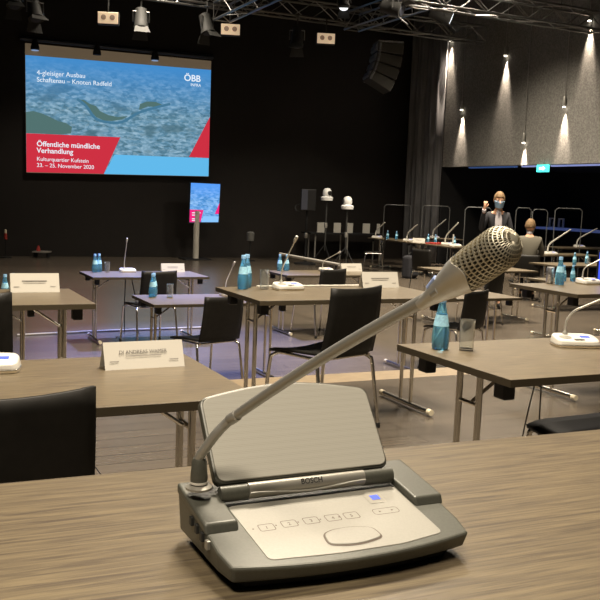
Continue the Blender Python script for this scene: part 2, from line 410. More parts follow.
for i, y in enumerate((0.052, 0.066, 0.080, 0.094)):
    MB().box(-0.1160, -0.1115, y, y+0.006, 0.024+0.002*i, 0.032+0.002*i).build('side_button', 'devbar' if i == 0 else 'devdark', cons, bevel=0.0008)
# cream operating panel
def pan(x, y, dz=0.0): return (x, y, zt(y)+dz)
def rounded(pts, r, n=5):
    out = []
    for i, p in enumerate(pts):
        p = Vector(p); a = (Vector(pts[i-1])-p); c = (Vector(pts[(i+1) % len(pts)])-p)
        ra = min(r, a.length*0.49); rc = min(r, c.length*0.49)
        A = p+a.normalized()*ra; C2 = p+c.normalized()*rc
        for k in range(n+1):
            t = k/n; out.append(tuple((A*(1-t)**2+p*2*t*(1-t)+C2*t*t)))
    return out
po = rounded([(-0.0755, 0.0135), (-0.01, 0.0085), (0.05, 0.0085), (0.0955, 0.0155), (0.0925, 0.099), (-0.081, 0.098)], 0.006)
panel = MB().prism(po, lambda x, y: pan(x, y, -0.002), lambda x, y: pan(x, y, 0.0006)).build('control_panel', 'devpanel', cons, bevel=0.0004)
def outline(cx, cy, hw, hh, wd, name, m, r=0.003, skew=0.0, dz=0.0007):
    P = rounded([(cx-hw, cy-hh-skew), (cx+hw, cy-hh+skew), (cx+hw, cy+hh+skew), (cx-hw, cy+hh-skew)], r)
    Q = rounded([(cx-hw+wd, cy-hh-skew+wd), (cx+hw-wd, cy-hh+skew+wd), (cx+hw-wd, cy+hh+skew-wd), (cx-hw+wd, cy+hh-skew-wd)], max(r-wd, 0.0005))
    n = len(P); V = [pan(*p, dz) for p in P]+[pan(*p, dz) for p in Q]
    return MB().add(V, [(i, (i+1) % n, n+(i+1) % n, n+i) for i in range(n)]).build(name, m, panel)
for i, (bx, by) in enumerate(((-0.0589, 0.0585), (-0.0369, 0.0595), (-0.0153, 0.0598), (0.0064, 0.0595), (0.0252, 0.0592))):
    outline(bx, by, 0.0075, 0.0052, 0.0007, 'selector_button', 'btnline', 0.0025)
    text_mesh('button_number', str(i+1), 0.0058, 'btnline', panel, frame(pan(bx-0.0015, by-0.002, 0.0007), (1, 0, 0), (0, 1, 0.2)), 0.00005)
    MB().add([pan(bx-0.0128+0.0009*math.cos(a), by+0.0009*math.sin(a), 0.0008) for a in [k*PI/4 for k in range(8)]], [tuple(range(8))]).build('status_dot', 'btnline', panel)
outline(0.0615, 0.0592, 0.0135, 0.0048, 0.0006, 'volume_button', 'btnline', 0.004)
for s in (-1, 1):
    MB().add([pan(0.0615+s*0.0065+0.0018*math.cos(a), 0.0592+0.0014*math.sin(a), 0.0008) for a in [k*2*PI/3 for k in range(3)]], [(0, 1, 2)]).build('arrow_mark', 'btnline', panel)
bp_ = rounded([(-0.0165, 0.0215), (-0.002, 0.0175), (0.009, 0.0165), (0.020, 0.0175), (0.036, 0.0215), (0.0335, 0.0365), (0.020, 0.0405), (0.008, 0.0412), (-0.004, 0.0405), (-0.0145, 0.0365)], 0.0055)
tb = MB().prism(bp_, lambda x, y: pan(x, y, -0.001), lambda x, y: pan(x, y, 0.0018)).build('talk_button', 'devpanel', panel, bevel=0.0006)
n = len(bp_); cx = sum(p[0] for p in bp_)/n; cy = sum(p[1] for p in bp_)/n
V = [pan(*p, 0.0012) for p in bp_]+[pan(cx+(p[0]-cx)*1.06, cy+(p[1]-cy)*1.12, 0.0009) for p in bp_]
MB().add(V, [(i, (i+1) % n, n+(i+1) % n, n+i) for i in range(n)]).build('button_rim', 'btnline', panel)
MB().add([pan(x, y, 0.0009) for x, y in ((0.0535, 0.073), (0.0712, 0.073), (0.0712, 0.089), (0.0535, 0.089))], [(0, 1, 2, 3)]).build('display_frame', 'devbar', panel)
lcd = MB().add([pan(x, y, 0.0012) for x, y in ((0.0585, 0.0785), (0.0672, 0.0785), (0.0672, 0.0860), (0.0585, 0.0860))], [(0, 1, 2, 3)]).build('display', 'lcd', panel)
# trough behind the panel, hinge and hinge cover
MB().box(-0.0840, 0.0935, 0.098, 0.104, 0.036, 0.043).build('trough', 'devdark', cons)
hb = MB(); nseg = 24
sec = [(0.006*math.cos(a), 0.0075*math.sin(a)) for a in [k*2*PI/16 for k in range(16)]]
hb.prism(sec, lambda a, c: (-0.060, 0.102+a, 0.0535+c), lambda a, c: (0.060, 0.102+a, 0.0535+c))
hbo = hb.build('hinge_cover', 'devbar', cons, smooth=True)
V = []
for i in range(25):     # the raised wave that runs along the cover
    x = -0.0595+0.119*i/24; wv = -0.0035*math.cos((i/24-0.5)*2*PI)*0.5
    V.append((x, 0.0955, 0.0515+wv))
MB().tube(V, 0.0011, 8).build('wave_ridge', 'devpanel', hbo, smooth=True)
text_mesh('lettering', 'BOSCH', 0.0072, 'darkprint', hbo, frame((-0.0085, 0.0966, 0.0560), (1, 0, 0), (0, 0.45, 1)), 0.0003, sx=0.96, bold=0.00008)
for x0, x1 in ((-0.0865, -0.0602), (0.0602, 0.0925)):
    MB().prism(sec, lambda a, c: (x0, 0.103+a, 0.0525+c), lambda a, c: (x1, 0.103+a, 0.0525+c)).build('hinge', 'devgrey', cons, smooth=True)
# loudspeaker flap, leaning back
A = Vector((-0.0885, 0.108, 0.060)); U2 = Vector((0, 0.053, 0.068)).normalized(); HX = Vector((1, 0, 0)); NN = HX.cross(U2)
def fl(a, c, d=0.0): return A+HX*a+U2*c+NN*d
Hh = 0.086; ol = []
ol += [(0.0, 0.0), (0.1815, 0.0)]
top = [(0.1815-0.1815*i/14, Hh+0.012*math.sin(PI*i/14)) for i in range(15)]
fo = rounded([(0.0, 0.0), (0.1815, 0.0)]+[(0.1815, Hh)]+[(p[0], p[1]) for p in top[2:-2:2]]+[(0.0, Hh)], 0.009)
flap = MB().prism(fo, lambda a, c: fl(a, c, -0.010), lambda a, c: fl(a, c, 0.0)).build('loudspeaker_flap', 'devgrey', cons, bevel=0.002)
fi = [(0.0908+(a-0.0908)*0.975, 0.046+(c-0.046)*0.955) for a, c in fo]
gm = mat('woven_speaker_grille', (0.42, 0.40, 0.33), 0.6, metal=0.1)
nt = gm.node_tree; vo = nt.nodes.new('ShaderNodeTexVoronoi'); tc = nt.nodes.new('ShaderNodeTexCoord'); vo.inputs['Scale'].default_value = 900; vo.inputs['Randomness'].default_value = 0.0
nt.links.new(tc.outputs['Object'], vo.inputs['Vector'])
cr = nt.nodes.new('ShaderNodeValToRGB'); cr.color_ramp.elements[0].color = (0.19, 0.182, 0.154, 1); cr.color_ramp.elements[1].color = (0.31, 0.298, 0.254, 1)
cr.color_ramp.elements[0].position = 0.05; cr.color_ramp.elements[1].position = 0.4
nt.links.new(vo.outputs['Distance'], cr.inputs[0]); nt.links.new(cr.outputs[0], nt.nodes['Principled BSDF'].inputs['Base Color'])
M['spk'] = gm
MB().prism(fi, lambda a, c: fl(a, c, -0.001), lambda a, c: fl(a, c, 0.0014)).build('speaker_grille', 'spk', flap, bevel=0.0008)
# gooseneck
g0 = (-0.1040, 0.1100, 0.058)
ring = MB().lathe([(0.0118, 0), (0.0118, 0.002), (0.0085, 0.004), (0.0075, 0.004)], 24, g0).build('socket_ring', 'devbar', cons, smooth=True)
MB().lathe([(0.0075, 0.002), (0.0078, 0.010), (0.0066, 0.026), (0.0056, 0.028)], 20, g0).build('socket_sleeve', 'devgrey', cons, smooth=True)
MB().lathe([(0.0081, 0.0052), (0.0082, 0.0062), (0.0080, 0.0072)], 20, g0).build('sleeve_band', 'paper', cons, smooth=True)
gp = [(-0.1048, 0.1106, 0.080), (-0.1040, 0.1085, 0.0885), (-0.1005, 0.1035, 0.0972), (-0.0935, 0.0955, 0.1120), (-0.0835, 0.0837, 0.1278), (-0.0700, 0.0225, 0.1672),
      (-0.0571, -0.0417, 0.2055), (-0.0480, -0.0980, 0.2360), (-0.0416, -0.1481, 0.2611)]
def smoothpath(p, k=5):
    p = [Vector(q) for q in p]; out = []
    for i in range(len(p)-1):
        p0 = p[max(i-1, 0)]; p1 = p[i]; p2 = p[i+1]; p3 = p[min(i+2, len(p)-1)]
        for j in range(k):
            t = j/k; out.append(0.5*((2*p1)+(p2-p0)*t+(2*p0-5*p1+4*p2-p3)*t*t+(3*p1-p0-3*p2+p3)*t**3))
    out.append(p[-1]); return out
goose = MB().tube(smoothpath(gp), 0.0045, 16).build('gooseneck', 'stem', cons, smooth=True)
jd = (Vector(gp[5])-Vector(gp[4])).normalized()
MB().tube([Vector(gp[4])-jd*0.006, Vector(gp[4])-jd*0.005, Vector(gp[4])+jd*0.007, Vector(gp[4])+jd*0.008], [0.0047, 0.0052, 0.0052, 0.0047], 16).build('joint_collar', 'stem', goose, smooth=True)
e0 = Vector(gp[-1]); tip = Vector((-0.0328, -0.2140, 0.3022)); ax = (tip-e0).normalized(); L = (tip-e0).length
q = Vector((0, 0, 1)).rotation_difference(ax)
sd = ax.cross(Vector((0, 0, 1))).normalized(); upn = sd.cross(ax).normalized()
lobe = Vector((-0.358, -0.614, 0.32))-e0; lobe = (lobe-ax*lobe.dot(ax)).normalized()
def neck_r(z):
    st = [(-0.012, 0.0045), (-0.004, 0.0049), (0.002, 0.0062), (0.010, 0.0078), (0.020, 0.0100), (0.030, 0.0121), (0.040, 0.0134), (0.06, 0.0138)]
    for (a, ra), (b, rb) in zip(st, st[1:]):
        if z <= b: t = (z-a)/(b-a); t = t*t*(3-2*t)*0.4+t*0.6; return ra+(rb-ra)*t
    return st[-1][1]
V = []; nn, kk = 48, 18
for j in range(kk+2):
    for i in range(nn):
        a = 2*PI*i/nn; dv = q @ Vector((math.cos(a), math.sin(a), 0)); cz = dv.dot(lobe)
        zend = 0.0325+0.011*max(0.0, cz)**2.5
        z = -0.012+(zend+0.012)*min(j, kk)/kk
        rr = neck_r(z)+(0.0 if j <= kk else -0.0022)
        V.append(e0+ax*z+dv*rr)
head = MB().add(V, [(j*nn+i, j*nn+(i+1) % nn, (j+1)*nn+(i+1) % nn, (j+1)*nn+i) for j in range(kk+1) for i in range(nn)]).build('microphone_head', 'neck', cons, smooth=True)
# perforated basket: each cell a rim and a sunken hole
Rg = 0.0130; z0 = 0.012; zc = L-Rg
def gr(z): return min(Rg, neck_r(z)-0.0007)
prof = [(gr(z0+(zc-z0)*i/13), z0+(zc-z0)*i/13) for i in range(14)]+[(Rg*math.cos(a), zc+Rg*math.sin(a)) for a in [PI/2*i/8 for i in range(1, 8)]]
na = 34
gb = MB()
def P3(k, r_, z, sh):
    a = 2*PI*(k+sh)/na; return e0+q @ Vector((r_*math.cos(a), r_*math.sin(a), z))
for i in range(len(prof)-1):
    (r0, za), (r1, zb) = prof[i], prof[i+1]; sh = 0.5*(i % 2)
    for k in range(na):
        c = [P3(k, r0, za, sh), P3(k+1, r0, za, sh), P3(k+1, r1, zb, sh), P3(k, r1, zb, sh)]
        ctr = sum(c, Vector())/4; nrm = (ctr-(e0+ax*min((ctr-e0).dot(ax), zc))).normalized()
        mid = [ctr+(p-ctr)*0.72+nrm*0.0001 for p in c]
        inner = [ctr+(p-ctr)*0.60-nrm*0.0010 for p in c]
        gb.add(c+mid+inner, [(0, 1, 5, 4), (1, 2, 6, 5), (2, 3, 7, 6), (3, 0, 4, 7), (4, 5, 9, 8), (5, 6, 10, 9), (6, 7, 11, 10), (7, 4, 8, 11)], 0)
        gb.add(inner, [(0, 1, 2, 3)], 1)
rl, zl = prof[-1]
gb.add([P3(k, rl, zl, 0) for k in range(na)]+[e0+ax*L], [(k, (k+1) % na, na) for k in range(na)], 0)
gb.build('mesh_grille', ['grille', 'hole'], head)
# ring light window on the neck
def on_neck(dirv, z, d=0.0): return e0+ax*z+dirv*(neck_r(z)+d)
dv = (upn*0.72+sd*0.70).normalized(); MB().tube([on_neck(dv, 0.004, -0.0009), on_neck(dv, 0.0145, -0.0009)], 0.0022, 12).build('indicator_window', mat('pale_blue_window', (0.35, 0.45, 0.75), 0.3), head, smooth=True)
dv = (upn*-0.30+sd*0.95).normalized(); MB().tube([on_neck(dv, 0.0065, -0.0012), on_neck(dv, 0.014, -0.0012)], 0.0021, 12).build('slot', 'stem', head, smooth=True)

# ------------------------------------------------------------------ tables
TABLES = [
    ((-0.323, 2.23, 0), 0, 1.28, 'dark oak table at left behind the front desk, carrying the legible white name card'),
    ((-0.323, 4.32, 0), 0, 1.28, 'dark oak table at the left edge carrying the faintly printed card'),
    ((1.838, 2.23, 0), 0, 1.28, 'dark oak table at right with blue bottle, empty tumbler and white console'),
    ((1.838, 4.33, 0), 0, 1.28, 'dark oak table in the middle behind the largest black chair'),
    ((4.13, 4.40, 0), 0, 1.28, 'dark oak table at the right edge carrying a silver can, a bottle and a laptop'),
    ((2.02, 9.29, LOW), 0, 1.30, 'narrow dark table farthest back at left, in front of the lit monitor stand'),
    ((2.02, 6.98, LOW), 0, 1.28, 'small dark table with one bottle pair, between the far-left table and the middle table'),
    ((4.34, 9.42, LOW), 0, 1.30, 'dark table behind the middle table with two bottles at its left end'),
    ((7.58, 8.32, LOW), 0, 1.28, 'dark table hidden behind the laptop table, under the two small bottles'),
    ((4.58, 7.02, LOW), 0, 1.28, 'dark table end showing below the microphone head, right of the middle table'),
    ((-0.60, 6.98, LOW), 0, 1.73, 'dark table hidden behind the unlettered card at the left edge'),
    ((6.95, 9.95, LOW), 0, 1.62, 'dark table partly hidden by the microphone head, holding a cluster of bottles'),
    ((9.75, 10.88, LOW), 0, 1.73, 'dark table in front of the seated man, next row behind the laptop table'),
    ((11.35, 13.3, LOW), 0, 1.73, 'dark table with a white card, just right of the seated man'),
    ((11.66, 15.50, LOW), R(90), 1.73, 'side-on table in the far row, nearer of the two below the clear screens'),
    ((11.66, 17.30, LOW), R(90), 1.80, 'side-on table in the far row, farther of the two, near the white cameras'),
    ((12.5, 18.95, LOW), 0, 1.25, 'dark table in the far right corner in front of the grey curtain'),
    ((14.25, 15.75, LOW), 0, 1.73, 'dark table under the gallery at the far right edge'),
]
for loc, rz, ln, lb_ in TABLES: make_table(loc, rz, ln, lb_)

# ------------------------------------------------------------------ chairs
def make_chair():
    t = thing('conference_chair', 'x', 'chair')       # faces local +y, origin on the floor below the seat centre
    s = MB(); V = []; Fc = []; nx, ny = 9, 9
    for j in range(ny+1):
        y = -0.20+0.41*j/ny; zz = 0.452+(-0.018*((j-ny*0.75)/(ny*0.25))**2 if j > ny*0.75 else 0)+0.012*(1-j/ny)**2
        for i in range(nx+1):
            x = (-0.205+0.41*i/nx)*(1-0.05*(1-j/ny)); V.append((x, y, zz-0.014*(1-((i-nx/2)/(nx/2))**2)))
    Fc = [(j*(nx+1)+i, j*(nx+1)+i+1, (j+1)*(nx+1)+i+1, (j+1)*(nx+1)+i) for j in range(ny) for i in range(nx)]
    o = MB().add(V, Fc).build('seat', 'chairblack', t, smooth=True); m = o.modifiers.new('ply', 'SOLIDIFY'); m.thickness = 0.016; m.offset = -1
    V = []
    for j in range(ny+1):
        f = j/ny; zz = 0.445+0.375*f; y0 = -0.205-0.055*f-0.012*math.sin(f*PI)
        hw = 0.215-0.012*f
        for i in range(nx+1):
            u = i/nx*2-1; V.append((u*hw, y0-0.028*(1-u*u), zz+(0.008*u*u if j == ny else 0)))
    o = MB().add(V, Fc).build('backrest', 'chairblack', t, smooth=True); m = o.modifiers.new('ply', 'SOLIDIFY'); m.thickness = 0.013; m.offset = 0
    for s in (-1, 1):
        MB().tube(smoothpath([(s*0.195, 0.13, 0.425), (s*0.215, 0.165, 0.405), (s*0.225, 0.18, 0.36), (s*0.235, 0.215, 0.012)], 4), 0.011, 10).build('leg', 'chrome', t, smooth=True)
        MB().tube(smoothpath([(s*0.195, -0.15, 0.425), (s*0.215, -0.19, 0.405), (s*0.225, -0.205, 0.36), (s*0.235, -0.26, 0.012)], 4), 0.011, 10).build('leg', 'chrome', t, smooth=True)
        MB().tube([(s*0.195, -0.20, 0.425), (s*0.195, 0.16, 0.425)], 0.010, 8).build('side_rail', 'chrome', t, smooth=True)
        for yy in (0.215, -0.26):
            MB().lathe([(0.013, 0), (0.014, 0.01), (0.012, 0.03)], 12, (s*0.235, yy, 0)).build('foot_cap', 'blackplastic', t, smooth=True)
    for yy in (-0.17, 0.12):
        MB().tube([(-0.195, yy, 0.421), (0.195, yy, 0.421)], 0.009, 8).build('cross_rail', 'chrome', t, smooth=True)
    return t
CHAIRS = [
    ((2.27, 4.44, 0), 19, 'black chair with chrome legs turned left, largest full chair behind the console'),
    ((2.49, 7.06, LOW), 18, 'black chair turned left beside the corner of the middle table, seat seen from behind'),
    ((0.230, 2.33, 0), 7, 'black chair back cut off at the lower left, nearest of all the chairs'),
    ((0.325, 4.36, 0), 0, 'black chair back showing as a dark strip at the left edge beside the unlettered card'),
    ((5.17, 7.22, LOW), 20, 'black chair showing just below the neck of the microphone, right of the middle table'),
    ((7.52, 9.92, LOW), 22, 'black chair directly behind the microphone head'),
    ((2.65, 9.36, LOW), 8, 'black chair at the farthest left table, behind the small table with bottle pair'),
    ((4.84, 9.58, LOW), 14, 'black chair between the middle table and the card behind it'),
    ((2.53, 2.50, 0), 88, 'black chair pulled under the right table, only its seat edge in view'),
    ((10.55, 18.1, LOW), 60, 'small far chair with chrome legs beside the far side-on tables'),
    ((9.0, 13.4, LOW), -70, 'small far chair under the bottle cluster, left of the microphone head'),
]
proto = make_chair()
for i, (loc, a, lb_) in enumerate(CHAIRS):
    o = proto if i == 0 else copy_tree(proto)
    o.location = loc; o.rotation_euler = (0, 0, R(a)); tag(o, lb_, 'chair', 'black conference chairs')

# ------------------------------------------------------------------ bottles and glasses
def make_bottle():
    t = thing('water_bottle', 'x', 'bottle')
    MB().lathe([(0.0, 0.004), (0.024, 0.0), (0.0305, 0.003), (0.0325, 0.012), (0.0340, 0.045), (0.0315, 0.080), (0.0265, 0.110), (0.0205, 0.140), (0.0150, 0.168), (0.0128, 0.188), (0.0, 0.188)], 24).build('glass_body', 'glassblue', t, smooth=True)
    MB().lathe([(0.0150, 0.182), (0.0152, 0.2), (0.0140, 0.205), (0.0, 0.206)], 20).build('cap', 'capblue', t, smooth=True)
    MB().lathe([(0.0300, 0.092), (0.0220, 0.136), (0.0226, 0.136), (0.0306, 0.092)], 24).build('label', 'labelblue', t, smooth=True)
    return t
def make_glass():
    t = thing('tumbler', 'x', 'glass')
    MB().lathe([(0.0, 0.0), (0.027, 0.0), (0.030, 0.118), (0.0282, 0.118), (0.0255, 0.008), (0.0, 0.008)], 24).build('glass_wall', 'glass', t, smooth=True)
    MB().lathe([(0.0302, 0.116), (0.0304, 0.119), (0.0280, 0.119), (0.0280, 0.116)], 24).build('rim', 'glass', t, smooth=True)
    return t
B0 = make_bottle(); G0 = make_glass()
ztab = TOP; zlow = TOP+LOW
BOTTLES = [
    ((1.945, 2.79, ztab), 'blue water bottle standing alone beside an empty tumbler on the right table'),
    ((1.965, 4.90, ztab), 'front blue bottle of the pair at the left end of the middle table'),
    ((2.018, 4.975, ztab), 'rear blue bottle of the pair at the left end of the middle table'),
    ((0.915, 7.50, zlow), 'blue bottle at the left edge of the photo, beside the unlettered card'),
    ((0.990, 7.58, zlow), 'blue bottle half hidden behind the left end of the unlettered card'),
    ((2.165, 9.86, zlow), 'left bottle of the pair on the farthest left table'),
    ((2.222, 9.905, zlow), 'right bottle of the pair on the farthest left table'),
    ((2.155, 7.50, zlow), 'front bottle of the pair on the small table behind the left tables'),
    ((2.190, 7.585, zlow), 'rear bottle of the pair on the small table behind the left tables'),
    ((4.51, 10.03, zlow), 'left bottle of the pair behind the middle table, near the pale rail'),
    ((4.61, 10.04, zlow), 'right bottle of the pair behind the middle table, near the pale rail'),
    ((4.49, 4.98, ztab), 'blue bottle next to the silver can on the laptop table'),
    ((7.80, 8.58, zlow), 'small blue bottle behind the laptop table, left one of two'),
    ((7.93, 8.56, zlow), 'small blue bottle behind the laptop table, right one of two'),
    ((10.25, 11.05, zlow), 'blue bottle alone on the table in front of the seated man'),
    ((10.75, 11.3, zlow), 'blue bottle at the laptop edge on the table in front of the seated man'),
    ((11.6, 13.5, zlow), 'blue bottle left of the white card by the seated man'),
]
for k, (dx, dy) in enumerate(((0.35, 0.28), (0.45, 0.22), (0.55, 0.30), (0.48, 0.42), (0.62, 0.44))):
    BOTTLES.append(((6.95+dx, 9.95+dy, zlow), ['leftmost', 'second', 'nearest middle', 'rear middle', 'rightmost'][k]+' blue bottle of the cluster left of the microphone head'))
for x, y, nm in ((11.2, 18.55, 'far blue bottle at the far end of the side-on tables'), (11.3, 18.3, 'far blue bottle beside the end of the side-on tables, right of its twin'),
                 (11.35, 17.0, 'far blue bottle in the middle of the side-on tables'), (11.45, 16.85, 'far blue bottle behind the middle white console of the far row'),
                 (11.3, 15.9, 'far blue bottle at the near end of the side-on tables')):
    BOTTLES.append(((x, y, zlow), nm))
for i, (loc, lb_) in enumerate(BOTTLES):
    o = B0 if i == 0 else copy_tree(B0); o.location = loc; tag(o, lb_, 'bottle', 'blue water bottles')
GLASSES = [((2.035, 2.745, ztab), 'empty clear tumbler beside the blue bottle on the right table'),
           ((2.105, 4.90, ztab), 'clear tumbler between bottle pair and white console on the middle table'),
           ((2.300, 9.84, zlow), 'clear tumbler beside the bottle pair on the farthest left table'),
           ((2.305, 7.47, zlow), 'clear tumbler right of the bottle pair on the small table'),
           ((0.945, 7.30, zlow), 'clear tumbler beside the bottles at the left edge'),
           ((10.55, 11.05, zlow), 'clear tumbler on the table in front of the seated man')]
for i, (loc, lb_) in enumerate(GLASSES):
    o = G0 if i == 0 else copy_tree(G0); o.location = loc; tag(o, lb_, 'glass', 'clear tumblers')
t = thing('drink_can', 'silver patterned drink can left of the bottle on the laptop table', 'can', (4.47, 5.06, ztab))
MB().lathe([(0.024, 0), (0.029, 0.006), (0.029, 0.112), (0.026, 0.12), (0.024, 0.121), (0, 0.119)], 24).build('can_body', 'silvercan', t, smooth=True)
MB().lathe([(0.0255, 0.119), (0.0265, 0.1225), (0.0245, 0.1225), (0.0245, 0.119)], 24).build('can_rim', 'whitemetal', t, smooth=True)

# ------------------------------------------------------------------ white discussion units
def unit_base():
    P = rounded([(-0.095, -0.055), (-0.06, -0.07), (0.06, -0.07), (0.095, -0.055), (0.095, 0.06), (-0.095, 0.06)], 0.045, 8)
    z1 = lambda y: 0.030+0.12*(y+0.07)
    a = MB().prism(P, lambda x, y: (x, y, 0.010), lambda x, y: (x*0.93, y*0.93, z1(y))); 
    c = MB().prism(P, lambda x, y: (x*0.985, y*0.985, 0.0), lambda x, y: (x*1.01, y*1.01, 0.013))
    return a, c, z1
def make_unit(loc, rz, lean, az, label, L=0.31, sc=1.0, sr=0.0045):
    t = thing('discussion_unit', label, 'conference microphone', loc, R(rz), 'white discussion units'); t.scale = (sc, sc, sc)
    a, c, z1 = unit_base()
    bo = a.build('unit_body', 'white', t, bevel=0.006, seg=3)
    c.build('chrome_rim', 'chrome', t, bevel=0.003)
    P = rounded([(0.02, -0.015), (0.06, -0.015), (0.06, 0.012), (0.02, 0.012)], 0.003)
    MB().prism(P, lambda x, y: (x, y, z1(y)-0.004), lambda x, y: (x, y, z1(y)+0.0012)).build('display', 'lcd', bo)
    P = [(-0.045+0.026*math.cos(k*PI/10), -0.012+0.026*math.sin(k*PI/10)) for k in range(20)]
    MB().prism(P, lambda x, y: (x, y, z1(y)-0.004), lambda x, y: (x, y, z1(y)+0.0012)).build('speaker_disc', 'devpanel', bo)
    MB().box(-0.02, 0.02, -0.058, -0.042, 0.034, 0.0375).build('talk_button', 'stem', bo, bevel=0.002)
    d = Vector((math.sin(R(az)), -math.cos(R(az)), 0)); p0 = Vector((-0.03, 0.035, z1(0.035)-0.006))
    pts = [p0, p0+Vector((0, 0, 0.05))]; ang = 0; q_ = pts[-1].copy()
    for k in range(8):
        ang = R(lean)*min(1, (k+1)/3); q_ = q_+(d*math.sin(ang)+Vector((0, 0, 1))*math.cos(ang))*(L/9); pts.append(q_.copy())
    st = MB().tube(smoothpath(pts, 3), sr, 10).build('gooseneck', 'neck' if sr < 0.006 else 'white', t, smooth=True)
    axx = (pts[-1]-pts[-2]).normalized()
    MB().lathe([(0.0045, -0.005), (0.0085, 0.003), (0.0095, 0.02), (0.0095, 0.042), (0.007, 0.05), (0, 0.052)], 14, pts[-1], axis=axx).build('microphone_capsule', 'white', st, smooth=True)
    MB().lathe([(0.011, -0.002), (0.011, 0.012), (0.006, 0.02)], 14, p0).build('socket', 'stem', t, smooth=True)
    return t
UNITS = [
    ((0.292, 2.79, ztab), -12, 70, 200, 'white console with chrome rim cut off at the left edge, beside the legible card', 0.05),
    ((2.565, 2.73, ztab), -22, 62, 70, 'white console with blue display on the right table, gooseneck bending right', 0.31),
    ((2.235, 4.84, ztab), 0, 44, 0, 'white console with upright gooseneck on the middle table', 0.31),
    ((2.54, 9.87, zlow), 0, 22, 0, 'white console with thin gooseneck between bottles and card on the farthest left table', 0.31),
    ((2.89, 7.52, zlow), 0, 46, 0, 'white console half hidden behind the chair left of the middle table', 0.31),
    ((5.13, 9.97, zlow), 0, 62, 30, 'white console behind the middle table left of a cream card', 0.31),
    ((4.790, 5.00, ztab), 0, 60, 60, 'white console on the laptop table close to the right edge', 0.25),
    ((11.05, 18.80, zlow), -40, 62, 40, 'far white console at the far end of the side-on tables', 0.36),
    ((11.2, 17.60, zlow), -40, 62, 40, 'far white console in the middle of the side-on tables', 0.36),
    ((11.35, 16.25, zlow), -40, 55, 40, 'far white console at the near end of the side-on tables', 0.44),
    ((13.05, 19.25, zlow), -20, 55, 30, 'far white console on the corner table by the curtain', 0.44),
    ((11.85, 13.45, zlow), -20, 55, 40, 'white console right of the seated man with long slanting gooseneck', 0.44),
    ((15.0, 16.05, zlow), -20, 60, 40, 'white console on the table under the gallery', 0.44),
    ((11.2, 15.72, zlow), -20, 5, 40, 'far white console just left of the standing man', 0.06),
]
for u in UNITS:
    far = u[0][1] > 12
    make_unit(u[0], u[1], u[2], u[3], u[4], u[5], 1.4 if far else 1.0, 0.011 if far else 0.0045)

# ------------------------------------------------------------------ name cards
def make_card(loc, rz, wd, label, lines=None, ht=0.10):
    t = thing('name_card', label, 'name card', loc, R(rz), 'tent name cards')
    d = 0.035; V = [(-wd/2, -d, 0), (wd/2, -d, 0), (wd/2, 0, ht), (-wd/2, 0, ht), (-wd/2, d, 0), (wd/2, d, 0)]
    o = MB().add(V, [(0, 1, 2, 3), (3, 2, 5, 4)]).build('folded_card', 'paper', t); m = o.modifiers.new('card', 'SOLIDIFY'); m.thickness = 0.0012
    ang = Vector((0, d, ht)).normalized()
    def at(u, v): return Vector((u, -d, 0))+ang*v+Vector((0, -0.0023, 0.0008))
    if lines:
        text_mesh('lettering', lines, 0.0165, 'inkdark', o, frame(at(-0.004, ht*0.60), (1, 0, 0), ang), 0.0001, 'CENTER')
    b_ = MB(); bars = [(-0.062, 0.055, 0.50, 0.0026), (-wd/2+0.016, -wd/2+0.045, 0.30, 0.003), (wd/2-0.05, wd/2-0.02, 0.30, 0.003)]
    if not lines: bars.insert(0, (-0.068, 0.062, 0.60, 0.006))
    for x0, x1, f, hh in bars:
        b_.add([at(x0, ht*f), at(x1, ht*f), at(x1, ht*f+hh), at(x0, ht*f+hh)], [(0, 1, 2, 3)])
    b_.build('small_print', 'ink', o)
    return t
make_card((0.758, 2.735, ztab), 2, 0.262, 'cream tent card with legible name lettering on the left table', 'DI ANDREAS WAMER', 0.083)
make_card((0.748, 4.88, ztab), 0, 0.255, 'cream tent card with faint print, at the left edge behind the legible card')
make_card((2.93, 4.93, ztab), -2, 0.265, 'cream tent card on the middle table behind the largest black chair')
make_card((3.08, 9.90, zlow), 0, 0.28, 'cream tent card on the farthest left table beside the chair')
make_card((5.50, 9.98, zlow), 0, 0.30, 'cream tent card behind the middle table by the pale rail')
make_card((11.45, 13.42, zlow), -10, 0.30, 'cream tent card just in front of the seated man', None, 0.13)
make_card((11.2, 17.15, zlow), -35, 0.28, 'small far cream card on the side-on tables')

# ------------------------------------------------------------------ laptop, folder, cables
t = thing('laptop', 'laptop with bright blue screen cut off at the right edge', 'laptop', (5.07, 5.00, ztab), R(-14))
MB().box(-0.17, 0.17, -0.23, 0.0, 0, 0.016).build('keyboard_base', 'blackplastic', t, bevel=0.004)
lid = MB().box(-0.17, 0.17, 0.0, 0.012, 0.016, 0.25).build('lid', 'blackplastic', t, bevel=0.003)
MB().add([(-0.16, -0.001, 0.03), (0.16, -0.001, 0.03), (0.16, -0.001, 0.24), (-0.16, -0.001, 0.24)], [(0, 1, 2, 3)]).build('display', 'bluelaptop', lid)
tag(MB().box(0, 0.10, 0, 0.06, 0, 0.004, rz=0.3).build('paper_slip', 'paper', loc=(4.80, 4.52, ztab)), 'small white paper slip on the laptop table', 'paper')
tag(MB().box(-0.2, 0.2, -0.15, 0.15, 0, 0.03, rz=0.5).build('folder', 'red', loc=(11.3, 16.62, zlow), bevel=0.004), 'red folder lying on the far side-on tables', 'folder')
tag(MB().box(2.10, 3.09, 4.99, 5.012, ztab, ztab+0.010).build('cable_duct', 'paper', bevel=0.003), 'cream cable duct along the far edge of the middle table', 'cable duct')
def cord(name, pts, r, m, label):
    return tag(MB().tube(smoothpath(pts, 6), r, 8).build(name, m, smooth=True), label, 'cable', 'microphone cables')
